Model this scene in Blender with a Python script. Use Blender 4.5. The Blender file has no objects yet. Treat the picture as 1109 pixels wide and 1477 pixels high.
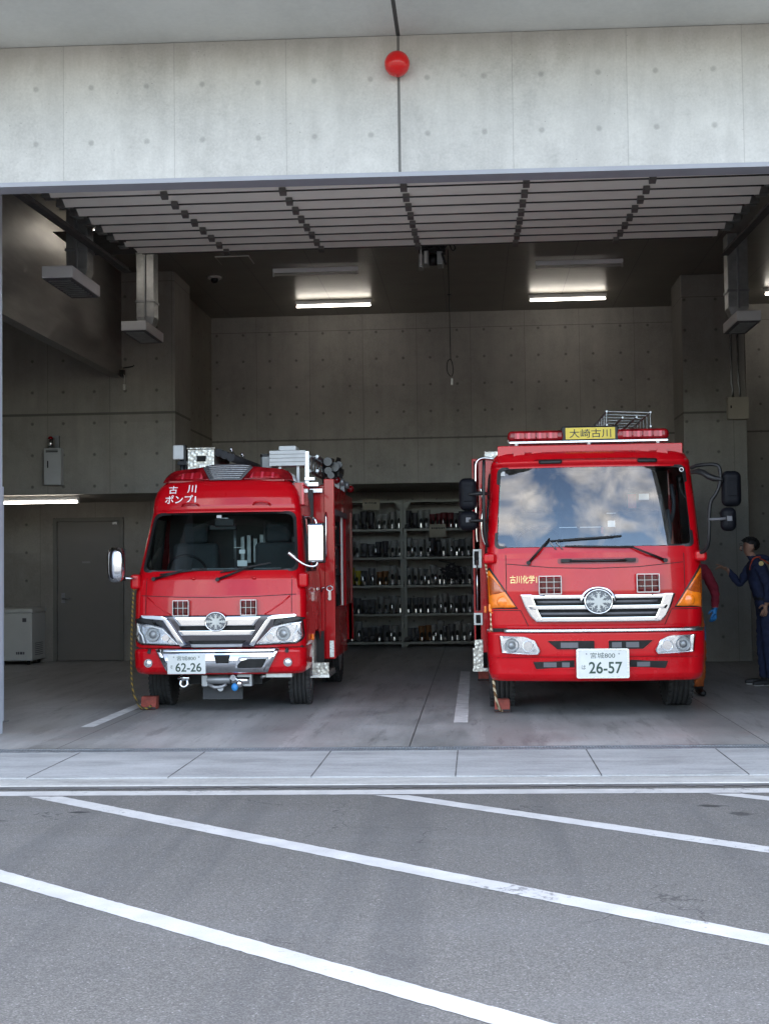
import bpy, bmesh, math, random
from mathutils import Vector, Matrix, Quaternion
random.seed(7)
PI = math.pi
C = bpy.context.scene.collection
S = bpy.context.scene

# ------------------------------------------------------------------ materials
MATS = {}
def newmat(name):
    m = bpy.data.materials.new(name); m.use_nodes = True
    MATS[name] = m
    return m, m.node_tree, m.node_tree.nodes['Principled BSDF']

class NT:
    def __init__(s, nt): s.nt = nt
    def n(s, typ, **kw):
        nd = s.nt.nodes.new(typ)
        for k, v in kw.items(): setattr(nd, k, v)
        return nd
    def l(s, a, b): s.nt.links.new(a, b)
    def m(s, op, a, b=None, c=None, clamp=False):
        nd = s.nt.nodes.new('ShaderNodeMath'); nd.operation = op; nd.use_clamp = clamp
        for i, v in enumerate((a, b, c)):
            if v is None: continue
            if isinstance(v, (int, float)): nd.inputs[i].default_value = v
            else: s.nt.links.new(v, nd.inputs[i])
        return nd.outputs[0]
    def noise(s, vec, scale, detail=4, rough=.55, dist=0):
        nd = s.nt.nodes.new('ShaderNodeTexNoise')
        nd.inputs['Scale'].default_value = scale; nd.inputs['Detail'].default_value = detail
        nd.inputs['Roughness'].default_value = rough; nd.inputs['Distortion'].default_value = dist
        if vec is not None: s.nt.links.new(vec, nd.inputs['Vector'])
        return nd.outputs['Fac']
    def ramp(s, fac, stops):
        nd = s.nt.nodes.new('ShaderNodeValToRGB'); el = nd.color_ramp.elements
        while len(el) < len(stops): el.new(.5)
        for e, (p, c) in zip(el, stops):
            e.position = p
            e.color = (c, c, c, 1) if isinstance(c, (int, float)) else (*c, 1)
        s.nt.links.new(fac, nd.inputs[0]); return nd.outputs[0]
    def mix(s, fac, a, b, blend='MIX'):
        nd = s.nt.nodes.new('ShaderNodeMix'); nd.data_type = 'RGBA'; nd.blend_type = blend
        for i, v in ((0, fac), (6, a), (7, b)):
            if isinstance(v, (int, float)): nd.inputs[i].default_value = v if i == 0 else (v, v, v, 1)
            elif isinstance(v, tuple): nd.inputs[i].default_value = (*v, 1)
            else: s.nt.links.new(v, nd.inputs[i])
        return nd.outputs[2]
    def pos(s):
        g = s.nt.nodes.new('ShaderNodeNewGeometry'); return g.outputs['Position']
    def obj(s):
        g = s.nt.nodes.new('ShaderNodeTexCoord'); return g.outputs['Object']
    def sep(s, v):
        g = s.nt.nodes.new('ShaderNodeSeparateXYZ'); s.nt.links.new(v, g.inputs[0]); return g.outputs
    def map(s, v, scale=(1,1,1), loc=(0,0,0)):
        g = s.nt.nodes.new('ShaderNodeMapping'); g.inputs['Scale'].default_value = scale
        g.inputs['Location'].default_value = loc
        s.nt.links.new(v, g.inputs[0]); return g.outputs[0]
    def bump(s, h, strength, dist, bsdf):
        b = s.nt.nodes.new('ShaderNodeBump'); b.inputs['Strength'].default_value = strength
        b.inputs['Distance'].default_value = dist
        s.nt.links.new(h, b.inputs['Height']); s.nt.links.new(b.outputs[0], bsdf.inputs['Normal'])

def mat(name, col, rough=.5, metal=0., coat=0., var=.08, vscale=6., bump=0., bscale=60., spec=.5, rvar=.1, stretch=(1,1,1)):
    m, nt, b = newmat(name); t = NT(nt)
    p = t.map(t.obj(), stretch)
    f = t.noise(p, vscale, 5, .6)
    lo = tuple(max(0, c*(1-var)) for c in col); hi = tuple(min(1, c*(1+var)) for c in col)
    t.l(t.ramp(f, [(.3, lo), (.7, hi)]), b.inputs['Base Color'])
    f2 = t.noise(p, vscale*2.3, 4)
    t.l(t.ramp(f2, [(.3, max(0, rough-rvar*rough)), (.7, min(1, rough+rvar*rough+.01))]), b.inputs['Roughness'])
    b.inputs['Metallic'].default_value = metal
    b.inputs['Coat Weight'].default_value = coat; b.inputs['Coat Roughness'].default_value = .04
    b.inputs['Specular IOR Level'].default_value = spec
    if bump: t.bump(t.noise(p, bscale, 3), bump, .01, b)
    return m

def glassmat(name, tint=(.8,.86,.85), base=.02, gain=1.0, ior=1.5, rough=0.0):
    m = bpy.data.materials.new(name); m.use_nodes = True; nt = m.node_tree; nt.nodes.clear(); t = NT(nt)
    o = t.n('ShaderNodeOutputMaterial'); tr = t.n('ShaderNodeBsdfTransparent'); gl = t.n('ShaderNodeBsdfGlossy')
    tr.inputs[0].default_value = (*tint, 1); gl.inputs['Roughness'].default_value = rough
    gl.inputs[0].default_value = (1,1,1,1)
    fr = t.n('ShaderNodeFresnel'); fr.inputs[0].default_value = ior
    smudge = t.noise(t.obj(), 9, 4)
    fac = t.m('ADD', t.m('MULTIPLY', fr.outputs[0], gain), t.m('MULTIPLY', smudge, base), clamp=True)
    mx = t.n('ShaderNodeMixShader'); t.l(fac, mx.inputs[0]); t.l(tr.outputs[0], mx.inputs[1]); t.l(gl.outputs[0], mx.inputs[2])
    t.l(mx.outputs[0], o.inputs[0]); MATS[name] = m
    return m

def emit(name, col, strength):
    m, nt, b = newmat(name)
    b.inputs['Base Color'].default_value = (*col, 1)
    b.inputs['Emission Color'].default_value = (*col, 1); b.inputs['Emission Strength'].default_value = strength
    return m

def concrete(name, col, plane='x', ox=0., oz=0., zj=(), panel=.9, jw=.0035, big=None, rough=.75, zmin_hole=-9, stain=.3, hs=1.):
    """board-marked cast concrete: formwork joints every 0.9 m, tie holes every 0.45 m, in metres of the wall's own plane"""
    m, nt, b = newmat(name); t = NT(nt)
    P = t.pos(); x, y, z = t.sep(P)[:3]
    u = x if plane == 'x' else y
    n1 = t.noise(P, 1.1, 6, .62, .4); n2 = t.noise(P, 7, 6, .7); n3 = t.noise(P, 55, 3, .6)
    st = t.noise(t.map(P, (3.5, 3.5, .45)), 1.3, 5, .65)
    # slightly different tone on each formwork panel
    pu = t.m('FLOOR', t.m('DIVIDE', t.m('SUBTRACT', u, ox), panel))
    pz = t.m('FLOOR', t.m('DIVIDE', t.m('SUBTRACT', z, oz-.9), 1.8))
    wn = t.n('ShaderNodeTexWhiteNoise', noise_dimensions='2D')
    cv = t.n('ShaderNodeCombineXYZ'); t.l(pu, cv.inputs[0]); t.l(pz, cv.inputs[1]); t.l(cv.outputs[0], wn.inputs['Vector'])
    tone = t.m('ADD', .93, t.m('MULTIPLY', wn.outputs['Value'], .12))
    f = t.m('ADD', t.m('MULTIPLY', n1, .5), t.m('ADD', t.m('MULTIPLY', n2, .25), t.m('MULTIPLY', n3, .25)))
    lo = tuple(c*.72 for c in col); hi = tuple(min(1, c*1.22) for c in col)
    colr = t.ramp(f, [(.33, lo), (.5, col), (.68, hi)])
    colr = t.mix(t.m('MULTIPLY', t.ramp(st, [(.45, 0.), (.72, 1.)]), stain), colr, tuple(c*.62 for c in col))
    colr = t.mix(1.0, colr, tone, 'MULTIPLY')
    # joints
    if big is not None:        # run-off stains below the canopy joint
        tz = t.m('ADD', z, t.m('MULTIPLY', t.m('SUBTRACT', t.noise(t.map(P, (5,5,.8)), 1.5, 5, .6), .5), .5))
        colr = t.mix(t.m('MULTIPLY', t.ramp(t.m('SUBTRACT', tz, 5.0), [(.42, 0.), (.66, 1.)]), .45), colr, (col[0]*.60, col[1]*.58, col[2]*.52))
    fu = t.m('ABSOLUTE', t.m('SUBTRACT', t.m('FRACT', t.m('ADD', t.m('DIVIDE', t.m('SUBTRACT', u, ox), panel), .5)), .5))
    jm = t.m('LESS_THAN', t.m('MULTIPLY', fu, panel), jw)
    jm = t.m('MULTIPLY', jm, .55*hs)
    for zz, w in zj:
        jm = t.m('MAXIMUM', jm, t.m('MULTIPLY', t.m('LESS_THAN', t.m('ABSOLUTE', t.m('SUBTRACT', z, zz)), w), .75))
    if big is not None:
        for bx, w in big:
            jm = t.m('MAXIMUM', jm, t.m('MULTIPLY', t.m('LESS_THAN', t.m('ABSOLUTE', t.m('SUBTRACT', u, bx)), w), .95))
    # tie holes
    hu = t.m('MULTIPLY', t.m('SUBTRACT', t.m('FRACT', t.m('ADD', t.m('DIVIDE', t.m('SUBTRACT', u, ox+.225), .45), .5)), .5), .45)
    hz = t.m('MULTIPLY', t.m('SUBTRACT', t.m('FRACT', t.m('ADD', t.m('DIVIDE', t.m('SUBTRACT', z, oz), .45), .5)), .5), .45)
    r = t.m('SQRT', t.m('ADD', t.m('MULTIPLY', hu, hu), t.m('MULTIPLY', hz, hz)))
    hole = t.m('LESS_THAN', r, .017)
    ring = t.m('MULTIPLY', t.m('LESS_THAN', r, .026), .35)
    mask = t.m('MAXIMUM', t.m('MAXIMUM', jm, t.m('MULTIPLY', hole, .7*hs)), t.m('MULTIPLY', ring, hs))
    # blow holes
    vo = t.n('ShaderNodeTexVoronoi'); vo.inputs['Scale'].default_value = 9; t.l(P, vo.inputs['Vector'])
    pit = t.m('MULTIPLY', t.m('LESS_THAN', vo.outputs['Distance'], .045), .4)
    mask = t.m('MAXIMUM', mask, pit)
    colr = t.mix(mask, colr, tuple(c*.22 for c in col))
    t.l(colr, b.inputs['Base Color'])
    b.inputs['Roughness'].default_value = rough
    h = t.m('SUBTRACT', t.m('ADD', t.m('MULTIPLY', n2, .3), t.m('MULTIPLY', n3, .15)), mask)
    t.bump(h, .5, .012, b)
    return m

# ------------------------------------------------------------------ mesh builder
class MB:
    def __init__(s): s.v = []; s.f = []; s.mi = []; s.sm = []
    def add(s, vs, fs, m=0, smooth=False, M=None):
        k = len(s.v)
        s.v += [tuple(M @ Vector(v)) for v in vs] if M is not None else [tuple(v) for v in vs]
        for f in fs:
            s.f.append(tuple(i+k for i in f)); s.mi.append(m); s.sm.append(smooth)
        return s
    def box(s, x0, x1, y0, y1, z0, z1, m=0, M=None):
        vs = [(x,y,z) for z in (z0,z1) for y in (y0,y1) for x in (x0,x1)]
        return s.add(vs, [(0,2,3,1),(4,5,7,6),(0,1,5,4),(2,6,7,3),(0,4,6,2),(1,3,7,5)], m, False, M)
    def obox(s, c, d, rx=0, ry=0, rz=0, m=0):
        from mathutils import Euler
        M = Matrix.Translation(c) @ Euler((rx,ry,rz)).to_matrix().to_4x4()
        return s.box(-d[0]/2,d[0]/2,-d[1]/2,d[1]/2,-d[2]/2,d[2]/2,m,M)
    def cyl(s, p0, p1, r0, r1=None, n=16, m=0, caps=True):
        r1 = r0 if r1 is None else r1
        p0 = Vector(p0); p1 = Vector(p1); q = (p1-p0).to_track_quat('Z','Y')
        vs = []
        for p, r in ((p0,r0),(p1,r1)):
            for i in range(n):
                a = 2*PI*i/n; vs.append(p + q @ Vector((r*math.cos(a), r*math.sin(a), 0)))
        s.add(vs, [(i,(i+1)%n,n+(i+1)%n,n+i) for i in range(n)], m, True)
        if caps: s.add(vs, [tuple(range(n))[::-1], tuple(range(n,2*n))], m)
        return s
    def tube(s, pts, r, n=8, m=0, smooth_path=0):
        pts = [Vector(p) for p in pts]
        for _ in range(smooth_path):
            q = [pts[0]]
            for a, b in zip(pts, pts[1:]): q += [a*.75+b*.25, a*.25+b*.75]
            q.append(pts[-1]); pts = q
        vs = []; up = None
        for i, p in enumerate(pts):
            d = (pts[min(i+1,len(pts)-1)] - pts[max(i-1,0)]).normalized()
            if up is None:
                up = Vector((0,0,1)) if abs(d.z) < .9 else Vector((1,0,0))
            u = (up - d*up.dot(d)).normalized(); w = d.cross(u); up = u
            rr = r[min(int(i*len(r)/len(pts)),len(r)-1)] if isinstance(r, (list,tuple)) else r
            for k in range(n):
                a = 2*PI*k/n; vs.append(p + u*math.cos(a)*rr + w*math.sin(a)*rr)
        fs = [(i*n+k, i*n+(k+1)%n, (i+1)*n+(k+1)%n, (i+1)*n+k) for i in range(len(pts)-1) for k in range(n)]
        s.add(vs, fs, m, True)
        s.add(vs, [tuple(range(n))[::-1], tuple(range((len(pts)-1)*n, len(pts)*n))], m)
        return s
    def prism(s, poly, a0, a1, axis='y', m=0, M=None):
        n = len(poly)
        def p(q, a): return {'y': (q[0],a,q[1]), 'x': (a,q[0],q[1]), 'z': (q[0],q[1],a)}[axis]
        vs = [p(q,a0) for q in poly] + [p(q,a1) for q in poly]
        return s.add(vs, [tuple(range(n)), tuple(range(n,2*n))[::-1]] + [(i,n+i,n+(i+1)%n,(i+1)%n) for i in range(n)], m, False, M)
    def lathe(s, prof, o, axis='x', n=32, m=0, a0=0):
        """prof = [(radius, offset along axis)]"""
        vs = []
        for r, t in prof:
            for i in range(n):
                a = 2*PI*i/n + a0; c, q = r*math.cos(a), r*math.sin(a)
                v = {'x': (t,c,q), 'y': (c,t,q), 'z': (c,q,t)}[axis]
                vs.append((o[0]+v[0], o[1]+v[1], o[2]+v[2]))
        k = len(prof)
        fs = [(j*n+i, j*n+(i+1)%n, (j+1)*n+(i+1)%n, (j+1)*n+i) for j in range(k-1) for i in range(n)]
        s.add(vs, fs, m, True)
        s.add(vs, [tuple(range(n)), tuple(range((k-1)*n, k*n))], m)
        return s
    def ball(s, c, r, nu=20, nv=12, m=0, M=None):
        r = (r,r,r) if isinstance(r,(int,float)) else r
        vs = [(c[0]+r[0]*math.sin(PI*j/nv)*math.cos(2*PI*i/nu), c[1]+r[1]*math.sin(PI*j/nv)*math.sin(2*PI*i/nu), c[2]+r[2]*math.cos(PI*j/nv)) for j in range(nv+1) for i in range(nu)]
        fs = [(j*nu+i, (j+1)*nu+i, (j+1)*nu+(i+1)%nu, j*nu+(i+1)%nu) for j in range(nv) for i in range(nu)]
        return s.add(vs, fs, m, True, M)
    def patch(s, poly, F, off=0., back=None, nz=10, nx=16, m=0, smooth=True):
        """sheet (or slab) with the outline poly [(x,z)] lying on the surface y = F(x,z)"""
        zs = [p[1] for p in poly]; z0, z1 = min(zs), max(zs); e = (z1-z0)*1e-4
        rows = []
        for k in range(nz+1):
            t = (1-math.cos(PI*k/nz))/2*.5 + k/nz*.5
            z = z0+e+(z1-z0-2*e)*t; xs = []
            for a, b in zip(poly, poly[1:]+poly[:1]):
                if (a[1]-z)*(b[1]-z) <= 0 and a[1] != b[1]:
                    xs.append(a[0]+(b[0]-a[0])*(z-a[1])/(b[1]-a[1]))
            rows.append((z, min(xs), max(xs)))
        N = nx+1
        vs = [(x, F(x,z)-off, z) for z,xl,xr in rows for x in [xl+(xr-xl)*i/nx for i in range(N)]]
        fs = [(j*N+i, j*N+i+1, (j+1)*N+i+1, (j+1)*N+i) for j in range(nz) for i in range(nx)]
        s.add(vs, fs, m, smooth)
        if back is not None:
            R = [i for i in range(N)] + [j*N+nx for j in range(1,nz+1)] + [nz*N+i for i in range(nx-1,-1,-1)] + [j*N for j in range(nz-1,0,-1)]
            f = [vs[i] for i in R]; g = [(x, F(x,z)-back, z) for x,_,z in f]; n = len(R)
            s.add(f+g, [(i,(i+1)%n,n+(i+1)%n,n+i) for i in range(n)], m)
            s.add([(x, F(x,z)-back, z) for x,y,z in vs], fs, m, smooth)
        return s
    def strip(s, outer, inner, F, off, back=None, m=0):
        n = len(outer)
        vs = [(x,F(x,z)-off,z) for x,z in outer] + [(x,F(x,z)-off,z) for x,z in inner]
        s.add(vs, [(i,(i+1)%n,n+(i+1)%n,n+i) for i in range(n)], m)
        if back is not None:
            wo = [(x,F(x,z)-back,z) for x,z in outer]; wi = [(x,F(x,z)-back,z) for x,z in inner]
            s.add(vs[:n]+wo, [(i,(i+1)%n,n+(i+1)%n,n+i) for i in range(n)], m)
            s.add(vs[n:]+wi, [(i,(i+1)%n,n+(i+1)%n,n+i) for i in range(n)], m)
        return s
    def line(s, pts, F, off, w, m=0, sub=8):
        """thin ribbon following pts (x,z) on a surface"""
        q = []
        for a, b in zip(pts, pts[1:]):
            q += [(a[0]+(b[0]-a[0])*i/sub, a[1]+(b[1]-a[1])*i/sub) for i in range(sub)]
        q.append(pts[-1]); vs = []
        for i, p in enumerate(q):
            a = q[max(i-1,0)]; b = q[min(i+1,len(q)-1)]; dx, dz = b[0]-a[0], b[1]-a[1]; L = math.hypot(dx,dz) or 1
            nx, nz = -dz/L*w/2, dx/L*w/2
            for sg in (1,-1):
                x, z = p[0]+sg*nx, p[1]+sg*nz; vs.append((x, F(x,z)-off, z))
        return s.add(vs, [(2*i,2*i+1,2*i+3,2*i+2) for i in range(len(q)-1)], m)
    def build(s, name, mats, parent=None, bevel=0., seg=2, recalc=True):
        me = bpy.data.meshes.new(name); me.from_pydata(s.v, [], s.f)
        if not isinstance(mats, (list,tuple)): mats = [mats]
        for m in mats: me.materials.append(MATS[m] if isinstance(m,str) else m)
        for p, mi, sm in zip(me.polygons, s.mi, s.sm): p.material_index = mi; p.use_smooth = sm
        if recalc:
            bm = bmesh.new(); bm.from_mesh(me); bmesh.ops.remove_doubles(bm, verts=bm.verts, dist=1e-6)
            bmesh.ops.recalc_face_normals(bm, faces=bm.faces); bm.to_mesh(me); bm.free()
        o = bpy.data.objects.new(name, me); C.objects.link(o)
        if parent is not None: o.parent = parent
        if bevel:
            b = o.modifiers.new('bevel','BEVEL'); b.width = bevel; b.segments = seg; b.limit_method = 'ANGLE'; b.angle_limit = math.radians(40)
            b.harden_normals = False
        return o

def tag(o, label=None, cat=None, group=None, kind=None):
    if label: o['label'] = label
    if cat: o['category'] = cat
    if group: o['group'] = group
    if kind: o['kind'] = kind
    return o
def thing(name, label, cat, loc=(0,0,0), rz=0, group=None):
    o = bpy.data.objects.new(name, None); C.objects.link(o); o.location = loc; o.rotation_euler = (0,0,rz)
    o.empty_display_size = .1
    return tag(o, label, cat, group)
def copy_tree(o, parent=None):
    c = o.copy(); C.objects.link(c); c.parent = parent
    for ch in [x for x in o.children]: copy_tree(ch, c)
    return c

def text(name, body, mt, parent, place, cx, cz, w, h, bold=0., thick=.001, sub=0):
    cu = bpy.data.curves.new(name, 'FONT'); cu.body = body; cu.size = 1; cu.offset = bold; cu.align_x = 'CENTER'
    tmp = bpy.data.objects.new(name+'_t', cu); C.objects.link(tmp)
    bpy.context.view_layer.update()
    me = bpy.data.meshes.new_from_object(tmp.evaluated_get(bpy.context.evaluated_depsgraph_get()))
    bpy.data.objects.remove(tmp); bpy.data.curves.remove(cu)
    xs = [v.co.x for v in me.vertices]; ys = [v.co.y for v in me.vertices]
    x0, x1, y0, y1 = min(xs), max(xs), min(ys), max(ys)
    for v in me.vertices:
        x = cx + ((v.co.x-x0)/(x1-x0)-.5)*w; z = cz + ((v.co.y-y0)/(y1-y0)-.5)*h
        v.co = place(x, z)
    me.materials.clear(); me.materials.append(MATS[mt]); me.name = name
    o = bpy.data.objects.new(name, me); C.objects.link(o)
    if parent is not None: o.parent = parent
    return o

def rquad(bl, br, tr, tl, r, n=6):
    P = [Vector(p) for p in (bl,br,tr,tl)]; out = []
    for i in range(4):
        a, p, b = P[i-1], P[i], P[(i+1)%4]
        rr = r[i] if isinstance(r,(list,tuple)) else r
        d1 = (a-p).normalized(); d2 = (b-p).normalized(); s0 = p+d1*rr; s1 = p+d2*rr
        for k in range(n+1):
            t = k/n; q = s0*(1-t)**2 + p*2*t*(1-t) + s1*t*t; out.append((q.x,q.y))
    return out
def inset(bl, br, tr, tl, d): return ((bl[0]+d,bl[1]+d),(br[0]-d,br[1]+d),(tr[0]-d,tr[1]-d),(tl[0]+d,tl[1]-d))
def ellipse(cx, cz, rx, rz, n=28): return [(cx+rx*math.cos(2*PI*i/n), cz+rz*math.sin(2*PI*i/n)) for i in range(n)]
def inside(poly, x, z):
    r = False
    for (x1,z1),(x2,z2) in zip(poly, poly[1:]+poly[:1]):
        if (z1>z) != (z2>z) and x < (x2-x1)*(z-z1)/(z2-z1)+x1: r = not r
    return r

# ------------------------------------------------------------------ library of materials
def paint(name, col):
    m = mat(name, col, .28, 0, .45, .05, 1.5, spec=.18)
    t = NT(m.node_tree); b = m.node_tree.nodes['Principled BSDF']
    t.bump(t.noise(t.obj(), 2.2, 2), .12, .01, b)          # faint waviness of pressed sheet metal
    return m
paint('red_paint', (.46,.002,.007)); paint('dark_red_paint', (.22,.003,.006))
mat('chrome', (.66,.67,.69), .07, 1, 0, .04, 3, rvar=.6)
mat('brushed', (.62,.63,.64), .28, 1, 0, .1, 12, stretch=(1,1,8))
mat('galvanised', (.42,.43,.43), .42, 1, 0, .18, 9)
mat('black_plastic', (.012,.012,.013), .4, 0, 0, .2, 14, bump=.1, bscale=200, spec=.3)
mat('mirror_shell', (.004,.0045,.007), .5, 0, 0, .15, 10, bump=.1, bscale=150, spec=.12)
mat('rubber', (.02,.02,.021), .75, 0, 0, .25, 18, bump=.2, bscale=120)
mat('tyre', (.028,.028,.029), .82, 0, 0, .35, 9, bump=.25, bscale=90)
mat('gasket', (.012,.012,.013), .45)
mat('dark', (.006,.006,.006), .8)
mat('grey_trim', (.10,.10,.11), .5)
mat('cab_grey', (.05,.053,.053), .7); mat('seat_cloth', (.035,.042,.045), .9, bump=.2, bscale=150); mat('dash_light', (.42,.45,.46), .7)
mat('white_paint_metal', (.78,.79,.80), .4, 0, .2, .04, 4)
mat('off_white', (.62,.61,.57), .5, 0, 0, .05, 4)
mat('amber', (.85,.20,.01), .22, 0, .6, .15, 22); mat('amber_dark', (.38,.07,.008), .25, 0, .6, .3, 40)
mat('plate_white', (.60,.62,.61), .4); mat('plate_green', (.02,.05,.035), .5); mat('white_letter', (.9,.9,.9), .4)
mat('gold_letter', (.75,.60,.25), .35, .4); mat('sign_yellow', (.62,.48,.03), .4); mat('black_letter', (.012,.012,.012), .5)
mat('wood_red', (.26,.055,.04), .8, 0, 0, .35, 12, bump=.4, bscale=40)
mat('steel_grey', (.30,.31,.32), .4, .6, 0, .15, 8); mat('shelf_paint', (.33,.33,.29), .55, 0, 0, .08, 5)
mat('door_paint', (.19,.18,.165), .55, 0, 0, .04, 3); mat('door_frame', (.17,.165,.15), .5)
mat('freezer_white', (.62,.63,.60), .4, 0, .3, .05, 3); mat('box_grey', (.45,.46,.46), .45, 0, 0, .05, 5)
mat('beige_box', (.40,.36,.29), .5, 0, 0, .06, 5)
mat('aluminium_panel', (.27,.255,.235), .45, .45, 0, .12, 2.5, bump=.03, bscale=3, stretch=(1,.5,3))
mat('shutter_slat', (.90,.87,.79), .38, 0, 0, .05, 3, stretch=(.3,1,1)); mat('shutter_edge', (.05,.048,.045), .6)
mat('hinge_steel', (.17,.16,.15), .5, .3)
mat('trim_metal', (.30,.31,.345), .5, 0, 0, .05, 3)
mat('jamb_metal', (.60,.64,.72), .4, .3, 0, .05, 3)
mat('navy_cloth', (.018,.028,.075), .85, 0, 0, .3, 14, bump=.5, bscale=25); mat('maroon_cloth', (.22,.012,.03), .85, 0, 0, .25, 14, bump=.4, bscale=25)
mat('orange_cloth', (.42,.10,.02), .85, 0, 0, .25, 14, bump=.4, bscale=25); mat('blue_glove', (.03,.22,.55), .45, 0, 0, .15, 12)
mat('skin', (.46,.26,.18), .5, 0, 0, .1, 10); mat('hair', (.006,.006,.007), .45, 0, 0, .3, 60, bump=.6, bscale=120); mat('shoe', (.012,.012,.014), .5); mat('shoe_sole', (.6,.6,.6), .6)
mat('orange_trim', (.5,.07,.03), .7); mat('lens_clear', (.85,.87,.9), .08, .85, 0, .2, 30, rvar=.8)
mat('cardboard', (.36,.32,.25), .8); mat('silver_can', (.75,.75,.72), .2, 1)
mat('hose_dark', (.035,.035,.04), .7); mat('lamp_white', (.60,.61,.62), .35)
mat('nozzle_black', (.03,.03,.032), .3, .3)
mat('flap_rubber', (.045,.047,.05), .6, spec=.2)
mat('star_metal', (.36,.37,.38), .3, .8)
mat('emblem_dark', (.10,.11,.13), .25, .6)
mat('dark_chrome', (.07,.07,.085), .15, 1, 0, .1, 4)
paint('ball_red', (.55,.008,.008))
glassmat('windscreen', (.62,.70,.70), .02, 1.8, 1.5)
glassmat('windscreen_bright', (.64,.70,.72), .02, 1.75, 1.55)
glassmat('lens_cover', (.95,.96,.97), .02, 1.0, 1.45)
glassmat('side_glass', (.25,.28,.28), .02, 1.2, 1.5)
def lensred():
    m, nt, b = newmat('red_lens'); t = NT(nt)
    x, y, z = t.sep(t.obj())[:3]
    f = t.m('ABSOLUTE', t.m('SUBTRACT', t.m('FRACT', t.m('MULTIPLY', x, 9.5)), .5))
    t.l(t.ramp(f, [(.06, (.62,.05,.08)), (.16, (.30,.006,.012)), (.5, (.42,.012,.02))]), b.inputs['Base Color'])
    b.inputs['Roughness'].default_value = .16; b.inputs['Coat Weight'].default_value = .25; b.inputs['Specular IOR Level'].default_value = .3
    m, nt, b = newmat('red_lens_dark'); t = NT(nt)
    n = t.noise(t.obj(), 7, 2)
    t.l(t.ramp(n, [(.35, (.10,.002,.004)), (.65, (.28,.006,.01))]), b.inputs['Base Color'])
    b.inputs['Roughness'].default_value = .16; b.inputs['Coat Weight'].default_value = .2; b.inputs['Specular IOR Level'].default_value = .3
lensred()
def checker_plate():
    m, nt, b = newmat('checker_plate'); t = NT(nt)
    v = t.map(t.obj(), (28,28,28))
    ck = t.n('ShaderNodeTexVoronoi'); t.l(v, ck.inputs['Vector']); ck.inputs['Scale'].default_value = 1.0
    t.l(t.ramp(ck.outputs['Distance'], [(.25, (.72,.70,.64)), (.5, (.42,.40,.36))]), b.inputs['Base Color'])
    b.inputs['Metallic'].default_value = .7; b.inputs['Roughness'].default_value = .35
    t.bump(t.m('SUBTRACT', 1., ck.outputs['Distance']), .4, .01, b)
checker_plate()
def rope_mat(name, c1, c2):
    m, nt, b = newmat(name); t = NT(nt)
    x, y, z = t.sep(t.obj())[:3]
    f = t.m('FRACT', t.m('ADD', t.m('MULTIPLY', z, 22), t.m('MULTIPLY', t.m('ADD', x, y), 14)))
    t.l(t.ramp(f, [(.42, c1), (.52, c2)]), b.inputs['Base Color']); b.inputs['Roughness'].default_value = .8
rope_mat('rope_yellow', (.26,.17,.03), (.03,.025,.02)); rope_mat('rope_white', (.62,.52,.36), (.16,.08,.03))

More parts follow.
